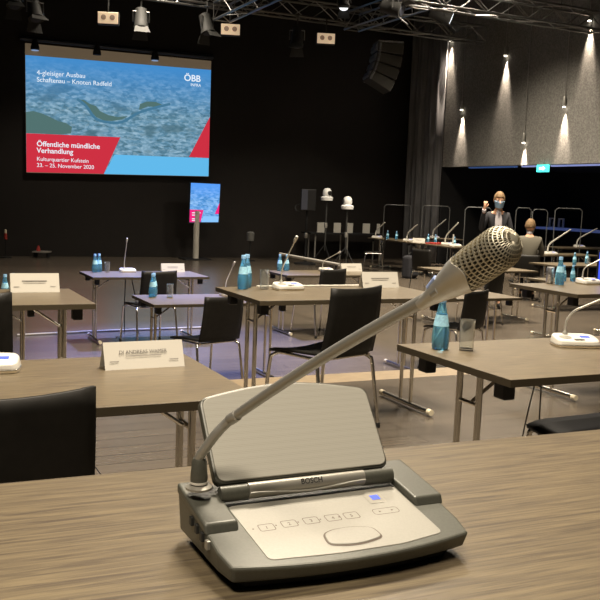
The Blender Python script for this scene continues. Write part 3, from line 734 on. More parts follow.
cord('microphone_cable', [(2.56, 9.97, 0.36), (2.56, 10.03, 0.30), (2.55, 10.03, -0.1), (2.53, 9.95, LOW+0.008), (2.4, 9.8, LOW+0.008)], 0.006, 'cable', 'black cable hanging from the farthest left table, left strand')
cord('microphone_cable', [(2.62, 9.97, 0.36), (2.63, 10.03, 0.30), (2.69, 10.03, 0.0), (2.72, 10.0, LOW+0.008), (2.9, 9.9, LOW+0.008)], 0.006, 'cable', 'black cable hanging from the farthest left table, right strand')
cord('microphone_cable', [(2.53, 2.85, 0.70), (2.52, 2.88, 0.62), (2.47, 2.9, 0.3), (2.45, 2.9, 0.008), (2.30, 3.0, 0.008)], 0.003, 'cable', 'thin cable hanging below the right table, the slanting strand')
cord('microphone_cable', [(2.54, 2.85, 0.70), (2.54, 2.88, 0.62), (2.56, 2.9, 0.3), (2.58, 2.92, 0.008), (2.75, 3.0, 0.008)], 0.003, 'cable', 'thin cable hanging below the right table, the upright strand')
a_, b_ = at_z(17, 335, LOW+0.012), at_z(100, 331, LOW+0.012)
cord('floor_cable', [a_, a_*0.66+b_*0.34, a_*0.33+b_*0.67, b_, b_+Vector((1.4, 0.05, 0))], 0.012, 'palecable', 'pale cable lying straight across the floor behind the left tables')

# pale horizontal rail behind the middle rows
p0, p1 = at_z(280, 254, 0.40), at_z(333, 263, 0.40)
t = thing('barrier_rail', 'pale low rail running back between the bottles and the far card', 'rail', (p0.x, 0, LOW))
MB().tube([(0, p0.y, 0.76), (0, p1.y-0.3, 0.76)], 0.022, 10).build('rail_bar', 'palecable', t, smooth=True)
for y in (p0.y-0.05, p1.y-0.2):
    MB().tube([(0, y, 0.0), (0, y, 0.75)], 0.015, 8).build('post', 'black', t, smooth=True)

# ------------------------------------------------------------------ projection screen
YS = WALL_Y-0.14
def sp(x, y, d=0.0): return at_y(x, y, YS-d)
t = thing('projection_screen', 'large lit projection screen with blue aerial view and red title banner on the black wall', 'screen', (5.4, YS, 1.7))
def quad(name, pts, m, parent, d, th=0.004):
    V = [sp(x, y, d)-Vector(t.location) for x, y in pts]; n = len(V)
    V2 = [v+Vector((0, th, 0)) for v in V]
    return MB().add(V+V2, [tuple(range(n)), tuple(range(2*n-1, n-1, -1))]+[(i, n+i, n+(i+1) % n, (i+1) % n) for i in range(n)]).build(name, m, parent)
quad('screen_cloth', [(25.2, 43), (211.2, 61), (208.5, 176.6), (26.6, 172.6)], 'stan', t, 0.0, 0.03)
img = quad('picture', [(25.4, 55), (211, 70), (208.5, 176.3), (26.6, 172)], 'aerial', t, 0.012)
quad('pale_band', [(114.5, 154.6), (208.8, 158.3), (208.4, 176.2), (104, 174)], 'sband', img, 0.02)
quad('red_banner', [(26.3, 133.2), (120.3, 137.3), (103.8, 173.8), (26.6, 172)], 'sred', img, 0.026)
quad('red_wedge', [(209.9, 117), (208.9, 158), (189, 157)], 'sred', img, 0.024)
def rivers(pts, r_):
    return MB().tube(smoothpath([sp(x, y, 0.02)-Vector(t.location) for x, y in pts], 5), r_, 6)
rv = rivers([(77, 99), (86, 106), (95, 118), (106, 122), (122, 122), (136, 114), (150, 109), (170, 104)], 0.035).build('river', 'sriver', img, smooth=True)
def stext(name, body, x, y, x2, y2, size, sx=1.0, bold=0.0):
    o = sp(x, y, 0.036)-Vector(t.location); e = sp(x2, y2, 0.036)-Vector(t.location)
    return text_mesh(name, body, size, 'stext', img, frame(o, e-o, (0, 0, 1)), 0.002, sx=sx, bold=bold)
stext('lettering', '4-gleisiger Ausbau', 36.7, 74.6, 80, 77.6, 0.155)
stext('lettering', 'Schaftenau – Knoten Radfeld', 36.7, 81.6, 108, 86, 0.152)
stext('lettering', 'Öffentliche mündliche', 36.7, 146.0, 98, 148.8, 0.168, 1.0, 0.0022)
stext('lettering', 'Verhandlung', 36.7, 152.6, 72, 154.2, 0.168, 1.0, 0.0022)
stext('lettering', 'Kulturquartier Kufstein', 36.7, 160.6, 82, 162.5, 0.130)
stext('lettering', '23. – 25. November 2020', 36.7, 166.8, 88, 168.8, 0.130)
stext('lettering', 'ÖBB', 184, 80.5, 201, 82, 0.225, 1.0, 0.003)
stext('lettering', 'INFRA', 190.5, 86.0, 201, 86.9, 0.10)
for s_ in (-1, 1):
    xx = 5.4-t.location.x+s_*1.6; MB().box(xx-0.04, xx+0.04, 0.03, WALL_Y-YS, 2.4, 2.5).build('wall_bracket', 'black', t)
def patch(pts): quad('wooded_slope', pts, 'sforest', img, 0.016)
patch([(26, 112), (33, 111), (42, 113.5), (50, 117), (58, 121), (66, 123), (72, 127), (71, 133.5), (60, 134.5), (26.2, 133)])
patch([(78, 99), (84, 100), (90, 104), (96, 106), (100, 111), (108, 115), (118, 117), (128, 116), (122, 119.5), (112, 121), (104, 120.5), (96, 117), (88, 108)])
patch([(140, 104), (147, 101.5), (156, 102), (163, 105), (157, 107), (148, 106.5), (139, 110)])
MB().tube([sp(20, 38, 0.05)-Vector(t.location), sp(213, 57.5, 0.05)-Vector(t.location)], 0.055, 12).build('roller_bar', mat('dark_blue_black_tube', (0.012, 0.018, 0.03), 0.35), t, smooth=True)
for x, y in ((35, 46), (97, 51.5), (155, 56.5)):
    c = sp(x, y, 0.09)-Vector(t.location)
    k = MB().lathe([(0.05, 0.16), (0.08, 0.04), (0.10, -0.02), (0.10, -0.08), (0, -0.09)], 14, c).build('bar_lamp', 'black', t, smooth=True)
    if x != 97: MB().lathe([(0.085, -0.095), (0.085, -0.105), (0, -0.106)], 14, c).build('lamp_lens', emis('bluish_lamp_glow', (0.35, 0.5, 0.8), 0.6), k)

# screen's own glow on hall and floor comes from its emission; the small monitor the same way, plus the added blue spot
YM = 21.2
def mp_(x, y, d=0.0): return at_y(x, y, YM-d)
bl, br_, tr_, tl_ = mp_(189.5, 222.3), mp_(218.3, 222.3), mp_(220.3, 184), mp_(191, 182.6)
px = mp_(196.5, 240).x
mon = thing('monitor_stand', 'upright lit monitor on a grey pole at the foot of the black wall', 'monitor', (px, YM, LOW))
O_ = Vector(mon.location)
t_keep = t; t = mon
def mq(name, pts, m, parent, d, th=0.003):
    V = [mp_(x, y, d)-O_ for x, y in pts]; n = len(V); V2 = [v+Vector((0, th, 0)) for v in V]
    return MB().add(V+V2, [tuple(range(n)), tuple(range(2*n-1, n-1, -1))]+[(i, n+i, n+(i+1) % n, (i+1) % n) for i in range(n)]).build(name, m, parent)
mq('bezel', [(188.4, 223.6), (219.4, 223.4), (221.4, 183), (190, 181.6)], 'blackplastic', mon, 0.0, 0.06)
dsp = mq('display', [(189.5, 222.2), (218.3, 222.2), (220.3, 184.2), (191, 182.8)], 'aerial2', mon, 0.006)
mq('pale_band', [(203.5, 216), (218.7, 216.5), (218.3, 222.1), (201.5, 222.1)], 'mband', dsp, 0.010)
mq('red_banner', [(189.9, 209.5), (203.5, 210), (200.5, 222.1), (189.5, 222.1)], 'mred', dsp, 0.012)
mq('red_wedge', [(219.5, 203), (218.8, 214), (214.8, 214)], 'mred', dsp, 0.012)
for x0, x1, y in ((192, 200.8, 212.3), (192, 198, 214.6), (192, 198.5, 218.3), (192, 197, 220)):
    mq('text_line', [(x0, y), (x1, y+0.2), (x1, y+1.1), (x0, y+0.9)], 'stext', dsp, 0.015)
zb = mp_(197, 223).z-LOW
MB().tube([(0, 0.03, 0.02), (0, 0.03, zb+0.3)], 0.075, 14).build('pole', mat('grey_stand_pole', (0.55, 0.52, 0.45), 0.5), mon, smooth=True)
MB().box(-0.35, 0.35, -0.25, 0.35, 0, 0.03).build('base_plate', 'black', mon, bevel=0.005)

# ------------------------------------------------------------------ things along the back wall
t = thing('loudspeaker', 'black loudspeaker on a stand left of the white cameras', 'loudspeaker', (0, 0, 0))
c = at_t(307.5, 200, 22.0); t.location = (c.x, c.y, LOW); zc_ = c.z-LOW; t.rotation_euler = (0, 0, R(-25))
cab = MB().box(-0.17, 0.21, -0.16, 0.16, zc_-0.26, zc_+0.27).build('cabinet', 'blackplastic', t, bevel=0.02)
MB().box(-0.15, 0.0, -0.17, -0.155, zc_-0.24, zc_+0.25).build('front_grille', 'speakerblue', cab)
MB().tube(smoothpath([(-0.17, 0, zc_-0.1), (-0.27, 0, zc_-0.14), (-0.3, 0, zc_-0.2), (-0.25, 0, zc_-0.28), (-0.12, 0, zc_-0.3)], 5), 0.016, 8).build('handle', 'lampbody', t, smooth=True)
MB().tube([(0, 0, 0.05), (0, 0, zc_-0.26)], 0.03, 10).build('pole', 'black', t, smooth=True)
MB().lathe([(0.04, 0), (0.05, 0.03), (0.05, 0.1), (0.04, 0.13)], 12, (0, 0, zc_-0.95)).build('clamp', 'stem', t, smooth=True)
MB().lathe([(0.28, 0), (0.28, 0.03), (0.05, 0.06)], 20).build('base_plate', 'black', t, smooth=True)

def ptz(px_, py_, tt, label, turn):
    c = at_t(px_, py_, tt); zz = c.z-LOW
    t = thing('stage_camera', label, 'camera', (c.x, c.y, LOW), R(turn), 'white cameras on stands')
    MB().lathe([(0.14, -0.12), (0.15, -0.05), (0.12, -0.02)], 20, (0, 0, zz)).build('camera_base', 'whitemetal', t, smooth=True)
    h_ = MB().lathe([(0.09, -0.03), (0.11, 0.03), (0.10, 0.12), (0.06, 0.17), (0, 0.18)], 20, (0, 0, zz)).build('camera_head', 'whitemetal', t, smooth=True)
    MB().lathe([(0.05, 0.08), (0.055, 0.125), (0, 0.126)], 16, (0, 0, zz+0.06), axis=(0, -1, 0)).build('lens', 'black', h_, smooth=True)
    for k in range(3):
        a = k*2*PI/3+0.5; MB().tube([(0, 0, 0.55), (0.38*math.cos(a), 0.38*math.sin(a), 0.012)], 0.013, 8).build('leg', 'black', t, smooth=True)
    MB().tube([(0, 0, 0.4), (0, 0, zz-0.12)], 0.022, 10).build('pole', 'lampbody', t, smooth=True)
    MB().lathe([(0.035, -0.06), (0.045, 0), (0.035, 0.06)], 12, (0, 0, zz-0.72)).build('clamp', 'stem', t, smooth=True)
    return t
ptz(327, 195.5, 21.3, 'white dome camera on a thin stand, the left and higher of two', 10)
ptz(347.5, 204, 20.6, 'white dome camera on a thin stand, the right and lower of two', -100)

# dark side table with white standing cards
YT = 21.35
pA, pB = at_y(306, 232, YT), at_y(381, 232, YT)
zt_ = pA.z-LOW
t = thing('side_table', 'long black side table at the back wall behind the camera stands', 'table', (pA.x, YT, LOW))
W_ = pB.x-pA.x
MB().box(0, W_, -0.3, 0.3, zt_-0.04, zt_).build('tabletop', 'black', t, bevel=0.004)
for fx in (0.08, 0.5, 0.95):
    for dy in (-0.2, 0.2):
        MB().tube([(W_*fx, dy, 0), (W_*fx, dy, zt_-0.04)], 0.022, 8).build('leg', 'stem', t, smooth=True)
for i, (x0, x1, nm) in enumerate(((316, 323.3, 'first'), (332.5, 339.5, 'second'), (345, 351.5, 'third'), (361.5, 368.5, 'fourth'), (375.5, 378.5, 'fifth and narrowest'))):
    a_ = at_y(x0, 229, YT); b_ = at_y(x1, 229, YT)
    o = MB().box(a_.x, b_.x, -0.03, 0.0, 0, 0.27).build('white_board', mat('white_standing_card', (0.55, 0.53, 0.47), 0.7), loc=(0, YT-0.05, LOW+zt_), bevel=0.004)
    tag(o, nm+' white standing card from the loudspeaker, on the black side table', 'card', 'white cards on the side table')
c = at_t(250.5, 236, 22.4)
t = thing('floor_lamp_can', 'small grey can light near the floor right of the monitor stand', 'lamp', (c.x, c.y, LOW))
MB().lathe([(0.09, c.z-LOW-0.12), (0.10, c.z-LOW+0.08), (0.06, c.z-LOW+0.11), (0, c.z-LOW+0.12)], 14).build('lamp_head', mat('grey_can', (0.12, 0.12, 0.11), 0.6), t, smooth=True)
MB().tube([(0, 0, 0), (0, 0, c.z-LOW-0.12)], 0.015, 8).build('stem', 'black', t, smooth=True)
MB().lathe([(0.14, 0), (0.14, 0.02), (0.02, 0.03)], 14).build('base', 'black', t, smooth=True)
# small red and cream fixtures at left
c = at_t(5.5, 234, 20.5)
t = thing('wall_candle', 'small red stand with cream top at the left edge of the dark hall', 'light', (c.x, c.y, LOW)); zz = c.z-LOW
MB().lathe([(0.035, zz-0.12), (0.035, zz+0.02), (0, zz+0.021)], 12).build('red_sleeve', 'red', t, smooth=True)
MB().lathe([(0.03, zz+0.02), (0.03, zz+0.09), (0, zz+0.11)], 12).build('cream_top', 'cream', t, smooth=True)
MB().tube([(0, 0, 0.02), (0, 0, zz-0.12)], 0.012, 8).build('stem', 'black', t, smooth=True)
MB().lathe([(0.14, 0), (0.14, 0.02), (0.02, 0.03)], 14).build('base', 'black', t, smooth=True)
a_, b_ = at_t(32, 251.2, 20.8), at_t(48, 251.2, 20.8)
zz = a_.z-LOW
t = thing('low_bench', 'low dark bench with pale front edge carrying a red cone, at the back wall', 'bench', (a_.x, a_.y, LOW), R(-25))
MB().box(0, (b_-a_).length, 0, 0.3, zz-0.03, zz).build('bench_edge', 'ink', t)
for x in (0.04, (b_-a_).length-0.04):
    MB().box(x-0.02, x+0.02, 0.05, 0.25, 0, zz-0.03).build('leg', 'black', t)
cp = at_t(37, 248.5, 20.8)
tag(MB().lathe([(0.05, 0), (0.04, 0.06), (0.015, 0.13), (0, 0.131)], 12).build('red_cone', 'red', smooth=True, loc=(cp.x+0.05, cp.y+0.12, LOW+zz)), 'small red cone standing on the pale-edged bench', 'cone')
# equipment bag
c = at_t(404, 271, 20.3)
t = thing('equipment_bag', 'black equipment bag standing on the floor below the far side-on tables', 'bag', (10.45, 16.3, LOW), R(20))
MB().box(-0.16, 0.16, -0.12, 0.12, 0, 0.5).build('bag_body', 'suit', t, bevel=0.06, seg=3)
MB().box(-0.12, 0.12, -0.17, -0.11, 0.06, 0.28).build('front_pocket', 'suit', t, bevel=0.03)
MB().tube(smoothpath([(-0.05, 0, 0.49), (-0.04, 0, 0.55), (0.04, 0, 0.55), (0.05, 0, 0.49)], 4), 0.012, 8).build('handle', 'black', t, smooth=True)

# ------------------------------------------------------------------ clear protective screens
def screen(x0, x1, ytop, tt, label):
    a = at_t(x0, ytop, tt); b = at_t(x1, ytop, tt); wd = (b-a).length; m_ = (a+b)/2
    h = m_.z-LOW; ang = math.atan2(b.y-a.y, b.x-a.x)
    t = thing('protective_screen', label, 'protective screen', (m_.x, m_.y, LOW), ang, 'clear protective screens')
    hw = wd/2
    MB().box(-hw, hw, -0.003, 0.003, 0.45, h).build('pane', 'acrylic', t)
    P = [(-hw, 0, 0.03), (-hw, 0, h-0.05), (-hw+0.05, 0, h), (hw-0.05, 0, h), (hw, 0, h-0.05), (hw, 0, 0.03)]
    MB().tube(P, 0.009, 8).build('edge_frame', 'acrylicedge', t, smooth=True)
    for s in (-1, 1):
        MB().box(s*hw-0.025, s*hw+0.025, -0.2, 0.2, 0, 0.03).build('foot', 'black', t, bevel=0.005)
    return t
screen(384.5, 411, 205, 22.6, 'clear screen farthest left, in front of the black wall')
screen(422.5, 450, 206, 21.9, 'clear screen in front of the grey curtain')
screen(465.5, 492, 207.5, 17.4, 'clear screen beside the standing man on his left in the photo')
screen(516.5, 531.5, 208, 19.2, 'narrow clear screen just right of the standing man')
screen(533, 548, 209.5, 18.6, 'narrow clear screen directly behind the seated man')
screen(555.5, 582.5, 208.5, 18.4, 'wide clear screen at far right with the bar counter behind')

# ------------------------------------------------------------------ bar under the gallery
t = thing('bar_counter', 'dark bar counter with bluish lit edge under the gallery at right', 'counter', (17.0, 11.0, LOW))
MB().box(0, 0.5, 0, 9.0, 0, 1.04).build('front', 'black', t)
MB().box(-0.05, 0.6, 0, 9.0, 1.04, 1.10).build('countertop', mat('blue_glow_counter', (0.10, 0.12, 0.22), 0.3, emit=(0.06, 0.09, 0.26), estr=0.5), t, bevel=0.005)  # bluish light on the countertop put in as a faint glow
for i, x in enumerate((553, 562.3)):
    c = at_x(x, 226, 17.3)
    t = thing('lantern', ['left', 'right'][i]+' one of two small white-framed lanterns on the bar counter', 'lantern', (17.25, c.y, LOW+1.10), R(-60), 'lanterns on the bar')
    for s in (-1, 1):
        MB().box(s*0.06-0.014, s*0.06+0.014, -0.05, 0.05, 0, 0.26).build('side_frame', 'whitemetal', t)
    MB().box(-0.075, 0.075, -0.05, 0.05, 0.24, 0.27).build('top_frame', 'whitemetal', t)
    MB().box(-0.075, 0.075, -0.05, 0.05, 0.0, 0.025).build('bottom_frame', 'whitemetal', t)
    MB().lathe([(0.03, 0.025), (0.03, 0.12), (0, 0.121)], 12).build('candle', 'lampbody', t, smooth=True)
def led(x0, x1, y, m, label):
    a = at_x(x0, y, WALL_X+0.6); b = at_x(x1, y, WALL_X+0.6)
    t = tag(MB().box(WALL_X+0.55, WALL_X+0.65, b.y, a.y, 2.265, 2.315).build('strip_light', m), label, 'light', 'strip lights under the gallery')
led(470, 516, 168, 'ledblue', 'dim blue strip light under the gallery edge, left of the exit sign')
led(552, 604, 168, 'ledpale', 'pale blue strip light under the gallery edge, right of the exit sign')
led(523, 536, 168, 'ledpale', 'short pale strip light touching the left of the exit sign')
a = at_x(543, 168, WALL_X-0.05)
t = thing('exit_sign', 'small glowing turquoise exit sign below the plaster wall', 'sign', (WALL_X-0.05, a.y, 2.10))
MB().box(-0.03, 0.03, -0.19, 0.19, 0.0, 0.17).build('housing', 'exit', t, bevel=0.008)
MB().tube([(0, 0, 0.17), (0, 0, 0.3)], 0.01, 8).build('hanger', 'stem', t)
MB().add([(-0.033, 0.10, 0.06), (-0.033, -0.03, 0.06), (-0.033, -0.03, 0.03), (-0.033, -0.12, 0.085), (-0.033, -0.03, 0.14), (-0.033, -0.03, 0.11), (-0.033, 0.10, 0.11)], [(0, 1, 2, 3, 4, 5, 6)]).build('pictogram', 'exitwhite', t)

# ------------------------------------------------------------------ pendant downlights grazing the plaster wall
PEND = [(450.5, 41, 'leftmost, above the curtain edge'), (461.5, 110, 'low one second from the corner'), (505.5, 56, 'high one left of the middle'),
        (523.5, 143, 'lowest one, just above the gallery edge'), (564, 107, 'with the longest visible cable'), (589.5, 21, 'topmost at the right edge')]
for x, y, nm in PEND:
    c = at_x(x, y, WALL_X-0.055)
    t = thing('pendant_downlight', 'small hanging downlight on the plaster wall, '+nm, 'pendant light', (c.x, c.y, c.z), 0, 'hanging downlights')
    MB().lathe([(0.032, 0.0), (0.036, 0.02), (0.036, 0.20), (0.02, 0.24), (0, 0.24)], 16).build('lamp_housing', 'stem', t, smooth=True)
    MB().tube([(0, 0, 0.23), (0, 0, 6.98-c.z)], 0.008, 6).build('cable', 'stem', t)
    MB().lathe([(0.034, -0.004), (0.034, 0.012), (0.02, 0.012)], 16).build('lens', 'lens', t)
    for en, an, bl_ in ((140, 38, 0.3), (650, 31, 0.75)):
        l = bpy.data.lights.new('downlight_beam', 'SPOT'); l.energy = en; l.color = (1.0, 0.82, 0.66); l.spot_size = R(an); l.spot_blend = bl_; l.shadow_soft_size = 0.02
        o = bpy.data.objects.new('downlight_beam', l); COL.objects.link(o); o.location = (c.x, c.y, c.z-0.03)
        o.rotation_euler = (0, R(-3), 0)

# ------------------------------------------------------------------ trusses
def truss(p, q_, label, w=0.36):
    p = Vector(p); q_ = Vector(q_); d = (q_-p).normalized(); L_ = (q_-p).length
    t = thing('lighting_truss', label, 'truss', p, 0, 'lighting trusses'); s = d.cross(Vector((0, 0, 1))).normalized()*w/2; u = Vector((0, 0, w/2))
    cs = [s+u, s-u, -s-u, -s+u]
    for c in cs: MB().tube([c, c+d*L_], 0.025, 8).build('chord', 'truss', t, smooth=True)
    b_ = MB(); n = max(2, int(L_/0.5))
    for i in range(n):
        a0 = d*(L_*i/n); a1 = d*(L_*(i+1)/n)
        for k in range(4):
            c0, c1 = cs[k], cs[(k+1) % 4]
            b_.tube([a0+(c0 if i % 2 else c1), a1+(c1 if i % 2 else c0)], 0.011, 5)
    for e in (Vector(), d*L_):
        for k in range(4): b_.tube([e+cs[k], e+cs[(k+1) % 4]], 0.014, 5)
    b_.build('lattice', 'truss', t)
    for f in (0.2, 0.8): MB().tube([d*L_*f+u, d*L_*f+Vector((0, 0, 6.99-p.z))], 0.008, 6).build('hanger', 'black', t)
    return t
e1 = at_y(481, 35, 18.0)
truss((1.0, 18.0, e1.z), (e1.x, 18.0, e1.z), 'long dark truss across the hall above the projection screen')
e2 = at_y(530, 12, 14.5)
truss((8.6, 14.5, e2.z), (13.6, 14.5, e2.z), 'truss crossing in front of the plaster wall at upper right')
e3 = at_y(222, 12, 17.7)
truss((e3.x, 17.7, e3.z), (e3.x, 12.5, e3.z), 'truss running towards the viewer, left of the ceiling spotlights')
e4 = at_y(352, 22, 17.7)
truss((e4.x, 17.7, e4.z), (e4.x, 14.95, e4.z), 'truss running towards the viewer above the hanging loudspeakers')
Z_T = e1.z
def clamp_up(t, z0, z1):
    MB().tube([(0, 0, z0), (0, 0, z1)], 0.016, 8).build('clamp_pipe', 'lampbody', t)
for x, y, nm in ((108, 18, 'above the projection screen'), (230.5, 29.5, 'in the middle, right of the screen'), (326, 38.5, 'nearest the hanging loudspeakers')):
    c = at_y(x, y, 17.80)
    t = thing('blinder_lamp', 'cream two-lamp blinder hanging '+nm, 'stage light', c, R(-15), 'blinder lamps')
    t.rotation_euler = (0, 0, R(-20))
    MB().box(-0.21, 0.21, 0.0, 0.14, -0.125, 0.125).build('housing', 'lampbody', t, bevel=0.02)
    f_ = MB().box(-0.195, 0.195, -0.02, 0.0, -0.11, 0.11).build('lamp_face', 'blinder', t, bevel=0.03, seg=3)
    for s in (-1, 1): MB().lathe([(0.05, -0.001), (0.052, 0.006), (0.03, 0.008), (0, 0.008)], 16, (s*0.085, -0.018, 0.01), axis=(0, -1, 0)).build('bulb', 'bulb', f_, smooth=True)
    clamp_up(t, 0.1, Z_T-0.16-c.z)
def spot(x, y, Y, label, tilt=(0, 0), sc=1.0, lit=False, zt=None):
    c = at_y(x, y, Y); zt = zt or Z_T-0.16
    t = thing('stage_spotlight', label, 'stage light', c, 0, 'stage spotlights'); t.rotation_euler = (0, 0, R(tilt[1]))
    q = Vector((0, 0, 1)); a = Vector((0, -math.cos(R(tilt[0])), -math.sin(R(tilt[0]))))
    b0 = MB().lathe([(0.05*sc, -0.30*sc), (0.12*sc, -0.26*sc), (0.13*sc, 0.05*sc), (0.15*sc, 0.10*sc), (0.15*sc, 0.14*sc), (0.12*sc, 0.14*sc), (0, 0.13*sc)], 16, axis=a).build('lamp_body', 'lampbody', t, smooth=True)
    MB().lathe([(0.11*sc, 0.135*sc), (0.10*sc, 0.15*sc), (0, 0.155*sc)], 16, axis=a).build('lens', 'lensdim' if lit else 'speakerblue', b0, smooth=True)
    MB().tube([(-0.16*sc, 0, 0), (-0.16*sc, 0, 0.20*sc), (0.16*sc, 0, 0.20*sc), (0.16*sc, 0, 0)], 0.014, 8).build('yoke', 'truss', t)
    for s in (-1, 1):
        d = a.cross(Vector((1, 0, 0)))
        V = [a*0.14*sc+d*s*0.12*sc+Vector((-0.12*sc, 0, 0)), a*0.14*sc+d*s*0.12*sc+Vector((0.12*sc, 0, 0)), a*0.30*sc+d*s*0.2*sc+Vector((0.16*sc, 0, 0)), a*0.30*sc+d*s*0.2*sc+Vector((-0.16*sc, 0, 0))]
        o = MB().add(V, [(0, 1, 2, 3)]).build('barn_door', 'lampbody', b0); o.modifiers.new('sheet', 'SOLIDIFY').thickness = 0.006
    clamp_up(t, 0.2*sc, max(0.24, zt-c.z))
    MB().box(-0.04, 0.04, -0.05, 0.05, max(0.3, zt-c.z)-0.08, max(0.3, zt-c.z)).build('clamp', 'truss', t, bevel=0.01)
    return t
spot(35, 13, 17.82, 'grey spotlight hanging at upper left above the screen corner', (60, 10))
spot(141, 22, 17.82, 'spotlight with open barn doors above the middle of the screen', (75, -10))
spot(207, 27, 17.82, 'dark spotlight above the right end of the screen', (70, 20))
spot(297, 40, 17.82, 'dark spotlight hanging between the two right blinders', (70, -30))
spot(444, 16, 16.8, 'long profile spotlight with shining lens at the truss end', (20, 60), 1.2, True)
spot(344, 3, 15.5, 'spotlight with bright lens at the top edge of the photo', (62, -30), 0.8, True)
spot(14, 0, 17.82, 'spotlight at the very top left corner', (60, 0))
spot(395, 9, 13.4, 'long grey spotlight above the hanging loudspeakers', (15, 40), 0.9, zt=6.98)

# hanging line-array loudspeaker
c0 = at_t(388, 45, 21.6)
t = thing('line_array', 'black hanging column of four angled loudspeakers near the far right corner', 'loudspeaker', c0, R(72)); t.scale = (0.86, 0.86, 0.86)
pz = 0.0; y_ = 0.0
for k in range(4):
    a = R(2+8*k); hh = 0.31
    up_ = Vector((0, math.sin(a), math.cos(a))); fw_ = Vector((0, -math.cos(a), math.sin(a)))   # front faces local -y, tilting down
    fw_ = Vector((0, -math.cos(a), -math.sin(a))); up_ = Vector((0, -math.sin(a), math.cos(a)))
    c = Vector((0, y_, pz))
    def L3(x, f, u): return c+Vector((x, 0, 0))+fw_*f+up_*u
    b_ = MB()
    P = [(0.36, 0.0), (0.36, -hh*0.98), (-0.36, -hh*0.88), (-0.36, -hh*0.08)]
    V = [L3(s*0.42*(1.0), f, u) for s in (-1, 1) for f, u in P]
    b_.add(V, [(3, 2, 1, 0), (4, 5, 6, 7), (0, 1, 5, 4), (1, 2, 6, 5), (2, 3, 7, 6), (3, 0, 4, 7)])
    cab = b_.build('cabinet', 'arrayside', t, bevel=0.01)
    g_ = MB(); V = [L3(x, 0.365, u) for x, u in ((-0.38, -0.02), (0.38, -0.02), (0.38, -hh*0.93), (-0.38, -hh*0.93))]
    V2 = [L3(x, 0.38, u) for x, u in ((-0.36, -0.04), (0.36, -0.04), (0.36, -hh*0.86), (-0.36, -hh*0.86))]
    g_.add(V+V2, [(4, 5, 6, 7), (0, 1, 5, 4), (1, 2, 6, 5), (2, 3, 7, 6), (3, 0, 4, 7)]).build('front_grille', 'arraygrey', cab)
    for x in (-0.2, 0.2):
        MB().lathe([(0.085, 0), (0.09, 0.012), (0.03, 0.004), (0, 0.004)], 14, L3(x, 0.38, -hh*0.47), axis=fw_).build('driver', 'black', cab)
    rb = MB(); V = [L3(x, -0.37, u) for x, u in ((-0.40, -hh*0.14), (0.40, -hh*0.14), (0.40, -hh*0.80), (-0.40, -hh*0.80))]
    V2 = [L3(x, -0.42, u) for x, u in ((-0.34, -hh*0.24), (0.34, -hh*0.24), (0.34, -hh*0.70), (-0.34, -hh*0.70))]
    rb.add(V+V2, [(7, 6, 5, 4), (0, 1, 5, 4), (1, 2, 6, 5), (2, 3, 7, 6), (3, 0, 4, 7)]).build('rear_panel', 'arraygrey', cab)
    for s in (-1, 1):
        MB().tube([L3(s*0.425, -0.30, -hh*0.1), L3(s*0.425, -0.30, -hh*0.9)], 0.03, 8).build('rigging_bar', 'arraygrey', cab)
    nx_ = c+up_*(-hh); pz = nx_.z; y_ = nx_.y
MB().box(-0.42, 0.42, -0.36, 0.36, 0.0, 0.05).build('flying_frame', 'arraygrey', t)
for s in (-1, 1): MB().tube([(s*0.3, 0, 0.05), (s*0.3, 0, (6.98-c0.z)/0.86)], 0.012, 6).build('chain', 'black', t)

# ------------------------------------------------------------------ people
def skin_mesh(name, verts, edges, root, m, parent, sub=2):
    me = bpy.data.meshes.new(name); me.from_pydata([v[0] for v in verts], edges, [])
    o = bpy.data.objects.new(name+'_grow', me); COL.objects.link(o)
    o.modifiers.new('skin', 'SKIN')
    for i, v in enumerate(verts):
        r_ = v[1]; sv = me.skin_vertices[0].data[i]; sv.radius = (r_, r_) if not isinstance(r_, tuple) else r_; sv.use_root = (i == root)
    s = o.modifiers.new('sub', 'SUBSURF'); s.levels = sub; s.render_levels = sub
    dg = bpy.context.evaluated_depsgraph_get(); dg.update()
    me2 = bpy.data.meshes.new_from_object(o.evaluated_get(dg)); me2.name = name; bpy.data.objects.remove(o)
    me2.materials.clear(); me2.materials.append(M[m])
    for p in me2.polygons: p.use_smooth = True
    r2 = bpy.data.objects.new(name, me2); COL.objects.link(r2); r2.parent = parent
    return r2
def ellipsoid(mb, c, rx, ry, rz, n=18, k=12, f=None, mi=0):
    V = []
    for j in range(k+1):
        b = PI*j/k
        for i in range(n):
            a = 2*PI*i/n; p = Vector((rx*math.sin(b)*math.cos(a), ry*math.sin(b)*math.sin(a), rz*math.cos(b)))
            if f: p = f(p)
            V.append(Vector(c)+p)
    return mb.add(V, [(j*n+i, j*n+(i+1) % n, (j+1)*n+(i+1) % n, (j+1)*n+i) for j in range(k) for i in range(n)], mi)
class Chain:
    def __init__(s): s.v = []; s.e = []
    def add(s, p, r, prev=None):
        s.v.append((p, r)); i = len(s.v)-1
        if prev is not None: s.e.append((prev, i))
        return i
